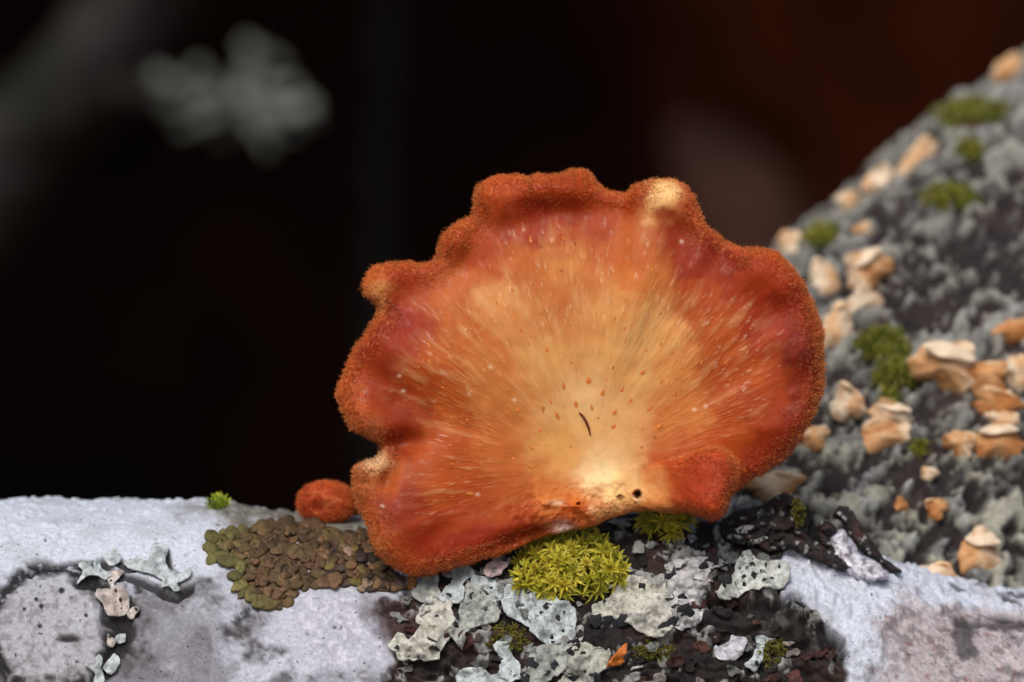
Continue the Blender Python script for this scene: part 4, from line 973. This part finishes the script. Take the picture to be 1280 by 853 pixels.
# ------------------------------------------------------------------ the thick limb behind, on the right
LIMB_R = 46.0
def make_limb():
    a = P(1262, 92, 112.0); b = P(972, 318, 84.0); ax = (b-a)/np.linalg.norm(b-a)
    view = FWD
    side = np.cross(ax, view); side /= np.linalg.norm(side)
    if side@UPV > 0: side = -side                        # from the silhouette towards the axis: down right
    out = np.cross(ax, side); 
    if out@view > 0: out = -out                          # towards the camera
    # hinge the silhouette line, axis lies LIMB_R down right of it
    o = a+side*LIMB_R
    s = np.concatenate([np.linspace(-260, -30, 30)[:-1], np.arange(-30, 125, .42), np.linspace(125, 700, 170)[1:]])
    ph = np.radians(np.concatenate([np.arange(-25, 120, .55), np.linspace(120, 335, 90)[:-1]]))   # 0 = silhouette, 90 = facing camera
    ns, nv = len(s), len(ph); Sg = np.repeat(s, nv); Fg = np.tile(ph, ns)
    nrm = -side[None]*np.cos(Fg)[:, None]+out[None]*np.sin(Fg)[:, None]
    p = o+ax*Sg[:, None]+nrm*LIMB_R
    q = p
    U, V = proj(p)
    n1 = fbm(q/6, 201, 4); n2 = fbm(q/2.2, 202, 4); n4 = fbm(q/18, 204, 3)
    # leafy grey lichen pads over dark bark, pads drawn out along the limb
    al = np.stack([(q@ax)/3.6, (q@side)/1.9, (q@out)/2.2], 1)+np.stack([n1, n2, n1], 1)*.55
    d1, d2, idn = worley(al*.8, 205)
    m1 = fbm(al*.8+3, 211, 5, .65); m2 = fbm(al*1.9+17, 216, 4, .6)
    darkz = np.clip(blob(U+n1*60, V+n2*40, 1225, 610, 110, 55, .4, -30)+.9*blob(U+n1*60, V+n2*40, 1215, 330, 110, 60, .5, -35)+.7*blob(U+n1*50, V, 1215, 500, 100, 30, .5)+.6*blob(U+n1*50, V, 1120, 250, 60, 40, .5), 0, 1)
    pad = sstep(-.12, .16, m1*.9+m2*.75-.03-.24*darkz+.1*sstep(540, 640, V)+(idn-.5)*.12)
    rid = 1-2*np.abs(m2)
    c = np.tile(lin((58, 50, 49)), (len(p), 1)); c = mixc(c, lin((40, 33, 34)), sstep(0, .4, n2)); c = mixc(c, lin((74, 58, 56)), sstep(.1, .4, n1)*.6)
    c = mixc(c, lin((112, 108, 106)), sstep(.15, .4, m2+.3*n2)*.8)
    pc_ = np.tile(lin((152, 150, 140)), (len(p), 1)); pc_ = mixc(pc_, lin((172, 170, 154)), sstep(520, 620, V)*.9); pc_ = mixc(pc_, lin((118, 118, 114)), sstep(.5, .9, _hash((idn*1e4).astype(np.int64), 0, 0, 3)))
    pc_ = mixc(pc_, lin((176, 178, 178)), sstep(.15, .5, n2)*.6)
    c = c*.62*(1-pad[:, None])+pc_*pad[:, None]
    fine = sstep(150, 125, Sg)*sstep(-60, -30, Sg)*sstep(math.radians(128), math.radians(116), Fg)*sstep(math.radians(-28), math.radians(-22), Fg)   # fine relief where the mesh is fine
    h = n4*1.8+n1*.8+fine*(n1*.3+n2*.5+pad*(1.0+.4*rid)+m1*.8)
    v = p+nrm*h[:, None]
    base = o+ax*110
    rt = root('tree_limb', 'thick rough lichen-patched limb slanting up behind the mushroom', 'tree limb', base)
    f = grid_faces(ns, nv, True)
    ob = build('bark', v, f, M['limb'], rt, colors=c*.8); fix_normals(ob)
    for e in (0, ns-1):
        ring = v[e*nv:(e+1)*nv]; build('end_grain', ring, [list(range(nv))], M['chip'], rt, colors=np.tile(lin((120, 96, 70)), (nv, 1)))
    return rt, BVHTree.FromPolygons([tuple(x) for x in v.tolist()], [tuple(x) for x in f.tolist()])
LIMB, LBVH = make_limb()

TAN, PALE, ORG = (200, 150, 102), (226, 204, 176), (182, 120, 68)
def shelf(label, cx, cy, w, h, rot, kind, seed, lip=1.0, fold=.75, group=None, flap=False):
    """a small wavy shell-shaped shelf fungus: convex tan cap and a thick pale lip curling over it"""
    g = np.random.default_rng(seed)
    p, _ = hit(cx, cy, LBVH); nrm = soft_normal(cx, cy, LBVH, 14)
    sc_ = np.linalg.norm(p-EYE)/D
    nrm = nrm*.6-FWD*.7; nrm /= np.linalg.norm(nrm)
    a = math.radians(rot); ux = RGT*math.cos(a)-UPV*math.sin(a); ux = ux-nrm*(ux@nrm); ux /= np.linalg.norm(ux); uz = np.cross(ux, -nrm)*1.0
    if uz@UPV*math.cos(a) < 0: uz = -uz
    hw, hh = w*S*sc_*.56, h*S*sc_*.54
    nr, na = 15, 44
    r = np.repeat(np.linspace(0.03, 1, nr), na); t = np.tile(np.arange(na)*2*math.pi/na, nr)
    wob = 1+.13*np.sin(3*t+seed)+.08*np.sin(5*t+seed*2)+.05*np.sin(9*t+seed)
    x = r*wob*np.cos(t); z = r*wob*np.sin(t)
    m = min(hw, hh)
    hgt = m*(.5*(1-r**2)+.3+fold*.5*np.sin(x*1.9+seed)*r+.2*np.sin(t*3+seed)*r**3+.3*z*r+.07*np.sin(t*11+seed)*r*r)
    n = fbm(np.c_[x*2.2, z*2.2, np.full_like(x, seed*1.0)], seed, 3); hgt = hgt+n*.12*m
    P3 = lambda xx, zz, hh_: p+np.outer(xx*hw, ux)+np.outer(zz*hh, uz)+np.outer(hh_, nrm)
    top = P3(x, z, hgt+.4); thick = m*.08+.1
    bot = P3(x*.97, z*.97, hgt+.4-thick)
    V = np.vstack([top, bot]); k0 = nr*na
    f = grid_faces(nr, na, True); F = [tuple(q) for q in f.tolist()]+[tuple(q) for q in (f[:, ::-1]+k0).tolist()]
    e = (nr-1)*na; F += [(e+k, e+(k+1) % na, k0+e+(k+1) % na, k0+e+k) for k in range(na)]
    F += [tuple(range(na))[::-1], tuple(k0+k for k in range(na))]
    c0, c1 = {'tan': (TAN, PALE), 'pale': (PALE, TAN), 'orange': (ORG, TAN)}[kind]
    C = np.tile(lin(c0), (k0, 1)); C = mixc(C, lin(c1), sstep(-.15, .45, n*.7+.35*np.sin(x*2.2+seed*1.3)*.9+.2*z)*.85); C = mixc(C, lin((150, 88, 42)), sstep(.15, .5, -n-.2*z)*.55)
    rt = root('shelf_fungus', label, 'fungus', p, group)
    o = build('cap', V, F, M['fungus'], rt, colors=np.vstack([C, C*.9])); fix_normals(o)
    if lip:
        tt = np.linspace(.15*math.pi, .85*math.pi, 22)+g.uniform(-.25, .25)
        wb = 1+.13*np.sin(3*tt+seed)+.08*np.sin(5*tt+seed*2)
        xx, zz = .9*wb*np.cos(tt), .86*wb*np.sin(tt)
        hh_ = m*(.3+fold*.5*np.sin(xx*1.9+seed)+.2*np.sin(tt*3+seed)+.3*zz+.1*np.sin(tt*7+seed))+.45
        rad = np.sin(np.linspace(.12, math.pi-.12, 22))*m*.17*lip*(1+.2*np.sin(tt*6+seed))
        tube('lip', P3(xx, zz, hh_), rad, M['fungus'], rt, colors=lambda V: mixc(np.tile(lin((230, 196, 156)), (len(V), 1)), lin(TAN), sstep(.1, .5, fbm(V/1.2, seed, 2))*.5), n=12)
    if flap:
        r2 = np.repeat(np.linspace(.03, 1, 9), 30); t2 = np.tile(np.arange(30)*2*math.pi/30, 9)
        xx, zz = r2*np.cos(t2)*(1+.1*np.sin(3*t2+seed)), r2*np.sin(t2)*(1+.1*np.sin(4*t2+seed))
        hf = m*(.75+.25*(1-r2**2)+.35*xx*math.sin(seed)-.35*zz+.1*np.sin(5*t2+seed)*r2*r2)+.5
        A = P3(.05+xx*.78, .62+zz*.36, hf); B = P3(.05+xx*.76, .62+zz*.34, hf-.25-m*.1)
        f2 = grid_faces(9, 30, True); e = 8*30
        o = build('flap', np.vstack([A, B]), [tuple(q) for q in f2.tolist()]+[tuple(q) for q in (f2[:, ::-1]+270).tolist()]+[(e+k, e+(k+1) % 30, 270+e+(k+1) % 30, 270+e+k) for k in range(30)]+[tuple(range(30))[::-1], tuple(270+k for k in range(30))], M['fungus'], rt, colors=np.tile(lin((232, 208, 178)), (540, 1))); fix_normals(o)
    # short stalk that holds it on the bark
    tube('stalk', [p-nrm*1.6, p, p+nrm*(.35+m*.5)], [m*.3, m*.33, m*.45], M['fungus'], rt, colors=lambda V: np.tile(lin((160, 110, 66)), (len(V), 1)), n=10)
SH = [
 ('tan shelf fungus at the very top of the limb above the moss cap', 1262, 95, 38, 42, 0, 'tan', .8),
 ('long pale finger-like shelf fungus jutting from the limb edge below the moss cap', 1143, 203, 72, 27, -48, 'pale', .8),
 ('pale upright shelf fungus just below the long finger-like one', 1100, 234, 36, 44, -20, 'pale', .8),
 ('small pale knob fungus, lowest of three on the limb edge', 1060, 254, 26, 28, 0, 'pale', .6),
 ('pale knob fungus on the limb edge beside the olive moss, touching the cap outline', 988, 313, 34, 44, 10, 'pale', .8),
 ('pale egg-shaped shelf fungus alone beside the mushroom cap rim', 1028, 358, 36, 54, 8, 'pale', .6),
 ('tan cupped shelf fungus with rolled pale top edge', 1084, 340, 56, 46, -30, 'tan', 1.3),
 ('pale tongue-shaped shelf fungus directly below the cupped tan one', 1079, 378, 44, 32, -10, 'pale', 0),
 ('pale hooked shelf fungus touching the right rim of the mushroom cap', 1047, 416, 38, 58, 5, 'pale', 1.2),
 ('large broad tan shelf fungus right of the green moss cushion', 1182, 460, 78, 60, 12, 'tan', 1.0),
 ('brown folded shelf fungus growing against the large broad tan one', 1227, 472, 56, 38, 12, 'orange', .6),
 ('orange-brown shelf fungus alone above the clustered tan ones', 1266, 414, 46, 28, -12, 'orange', .5),
 ('pale oval shelf fungus right of the brown folded one', 1272, 468, 32, 48, 5, 'pale', .5),
 ('tan wedge-shaped shelf fungus below the brown folded one', 1243, 503, 54, 36, 10, 'orange', 1.0),
 ('pale crumpled shelf fungus under the left side of the green moss', 1060, 507, 40, 42, 20, 'pale', .9),
 ('cream curled shelf fungus sitting on top of a wide tan one', 1112, 517, 50, 28, 12, 'pale', 1.1),
 ('wide tan shelf fungus beneath the cream curled one', 1104, 549, 74, 36, -18, 'tan', .4),
 ('orange ruffled shelf fungus, lowest of the cluster', 1247, 556, 58, 42, -8, 'orange', 1.0),
 ('small peach shelf fungus beside the orange ruffled one', 1200, 557, 34, 36, 30, 'tan', .6),
 ('cream shelf fungus wedged above the orange ruffled one', 1254, 528, 36, 28, 20, 'pale', .6),
 ('dim pale tan knob fungus on greenish bark near the mushroom rim', 1016, 550, 34, 30, 0, 'tan', .5),
 ('peach shelf fungus behind the dark bark chip', 968, 608, 62, 36, -10, 'tan', .9),
 ('tiny cream fungus speck on the grey-green bark', 1160, 593, 20, 16, 0, 'pale', 0),
 ('small orange pointed fungus above the sharp pair', 1170, 637, 26, 26, -30, 'orange', .6),
 ('tiny brown fungus bud in a bark crack', 1126, 633, 16, 16, 0, 'orange', 0),
 ('round tan shelf fungus with a pale flap folded over its top', 1224, 697, 50, 56, 4, 'tan', 1.7),
 ('low ribbed tan shelf fungus just above the branch', 1172, 721, 48, 30, 8, 'tan', .9),
 ('small tan fungus on grey lichen above the cupped tan one', 1078, 289, 22, 18, 0, 'tan', 0)]
for k, (lb, x, y, w, h, rt_, kd, lp) in enumerate(SH): shelf(lb, x, y, w, h, rt_, kd, 400+k*7, 0 if k in (6, 9, 15, 17, 25) else lp, flap=k in (6, 9, 15, 17, 25))

MS = [('round bright green moss cushion on the limb beside the pale hooked fungus', 1104, 432, 32, 18, 26, 2.2), ('curved green moss cushion above the cream curled fungus', 1118, 470, 26, 20, 20, 2.0), ('small green moss dot under the curved moss cushion', 1112, 501, 12, 7, 7, 1.0),
      ('long green moss cap along the upper edge of the limb', 1212, 146, 42, 16, 30, 2.0), ('olive moss wisp on the limb edge beside the pale knob fungus', 1028, 296, 22, 12, 14, 1.5),
      ('yellowish moss pad right of the long pale fungus', 1214, 190, 14, 13, 10, 1.2), ('straggling green moss between the fungi and the dark bark', 1185, 246, 36, 14, 18, 1.2), ('tiny moss tuft below the wide tan fungus', 1146, 563, 8, 7, 5, .7)]
for k, (lb, x, y, rx, ry, n, hgt) in enumerate(MS): moss(lb, x, y, rx, ry, n, 1.5, hgt, meshes=OLIVE, bvh=LBVH, seed=50+k)

# ------------------------------------------------------------------ dim things far behind
def far_stick(name, label, cat, pts, rad, c, seed):
    pts = np.asarray(pts, float); t = np.linspace(0, len(pts)-1, 40)
    pl = np.stack([np.interp(t, np.arange(len(pts)), pts[:, k]) for k in range(3)], 1); rr = np.interp(t, np.arange(len(pts)), rad)
    o = tube(name, pl, rr, M['dimbark'], colors=lambda V: mixc(np.tile(lin(c[0]), (len(V), 1)), lin(c[1]), sstep(-.1, .3, fbm(V/14, seed, 3))), base=pl[0], n=28, seed=seed, rough=(12, 3.0))
    o['label'] = label; o['category'] = cat
far_stick('leaning_branch', 'blurred grey branch leaning across the dark upper left corner', 'branch', [P(-330, 620, 700), P(-60, 300, 600), P(60, 140, 560), P(150, 40, 530), P(260, -120, 500)], [20, 13, 12, 11, 9], ((60, 58, 58), (42, 43, 38)), 81)
far_stick('pale_stump', 'blurred brownish grey stump in the shade behind the mushroom rim', 'stump', [P(1010, 760, 700), P(970, 420, 700), P(925, 270, 700), P(885, 200, 705), P(855, 160, 715)], [24, 20, 16, 11, 4], ((74, 46, 36), (54, 34, 28)), 83)
far_stick('shaded_sapling', 'faint blurred green-grey sapling stem in deep shade', 'sapling', [P(470, 900, 760), P(474, 500, 750), P(480, 180, 740), P(486, -150, 730)], [5, 4.5, 4, 4], ((15, 16, 15), (12, 13, 12)), 85)

def far_lichen():
    ctr = P(285, 125, 450)
    rt = root('lichen_clump', 'blurred pale grey leafy lichen clump hanging in the dark background', 'lichen', ctr)
    lobes = []
    for x0, y0, x1, y1, w in ((285, 135, 186, 92, 17), (280, 120, 240, 78, 13), (300, 130, 318, 48, 19), (310, 130, 352, 66, 14), (315, 135, 398, 140, 17), (310, 140, 370, 168, 9), (305, 140, 340, 196, 10), (285, 140, 272, 184, 8), (275, 135, 222, 172, 9), (280, 130, 200, 132, 14), (320, 110, 375, 108, 12)):
        d = np.array([x1-x0, y1-y0], float); L = np.linalg.norm(d); d /= L; q = np.array([-d[1], d[0]]); o = np.array([x0, y0], float)
        lobes.append([tuple(o+d*L*t+q*w*u) for t, u in ((0, -.5), (.35, -.75), (.6, -.4), (.85, -.9), (1, -.35), (.92, 0), (1.02, .4), (.8, .85), (.6, .45), (.3, .8), (0, .5))])
    for k, l in enumerate(lobes):
        v2, ff, bd, b = triangulate(l, 9, .3, seed=60+k)
        n = fbm(np.c_[v2/30, np.full(len(v2), k*3.0)], 60+k, 3); sd = np.maximum(polysd(v2[:, 0], v2[:, 1], b), 0)
        y = 450+(k % 4)*3-.05*np.hypot(v2[:, 0]-290, v2[:, 1]-130)+n*7+2*np.exp(-sd/9)
        fr = P(v2[:, 0], v2[:, 1], y); bk = P(v2[:, 0], v2[:, 1], y+.9); nn = len(v2)
        if sum(np.cross(fr[f[1]]-fr[f[0]], fr[f[2]]-fr[f[0]])[1] for f in ff) > 0: ff = [f[::-1] for f in ff]
        ec = {(f[q], f[(q+1) % 3]) for f in ff for q in range(3)}; rim = [(a, c) for (a, c) in ec if (c, a) not in ec]
        build('lobe', np.vstack([fr, bk]), list(ff)+[tuple(q+nn for q in f[::-1]) for f in ff]+[(c, a, a+nn, c+nn) for a, c in rim], M['lichen'], rt, colors=np.tile(lin((136, 142, 134)), (2*nn, 1))*(.75+.5*np.r_[n, n])[:, None])
    far_stick('dark_twig', 'thin dark twig holding the blurred grey lichen clump', 'twig', [P(80, 120, 548), P(160, 118, 510), P(250, 120, 470), P(320, 130, 458), P(350, 138, 458)], [3.2, 2.8, 2.4, 2.0, 1.2], ((30, 26, 24), (22, 19, 18)), 87)
far_lichen()
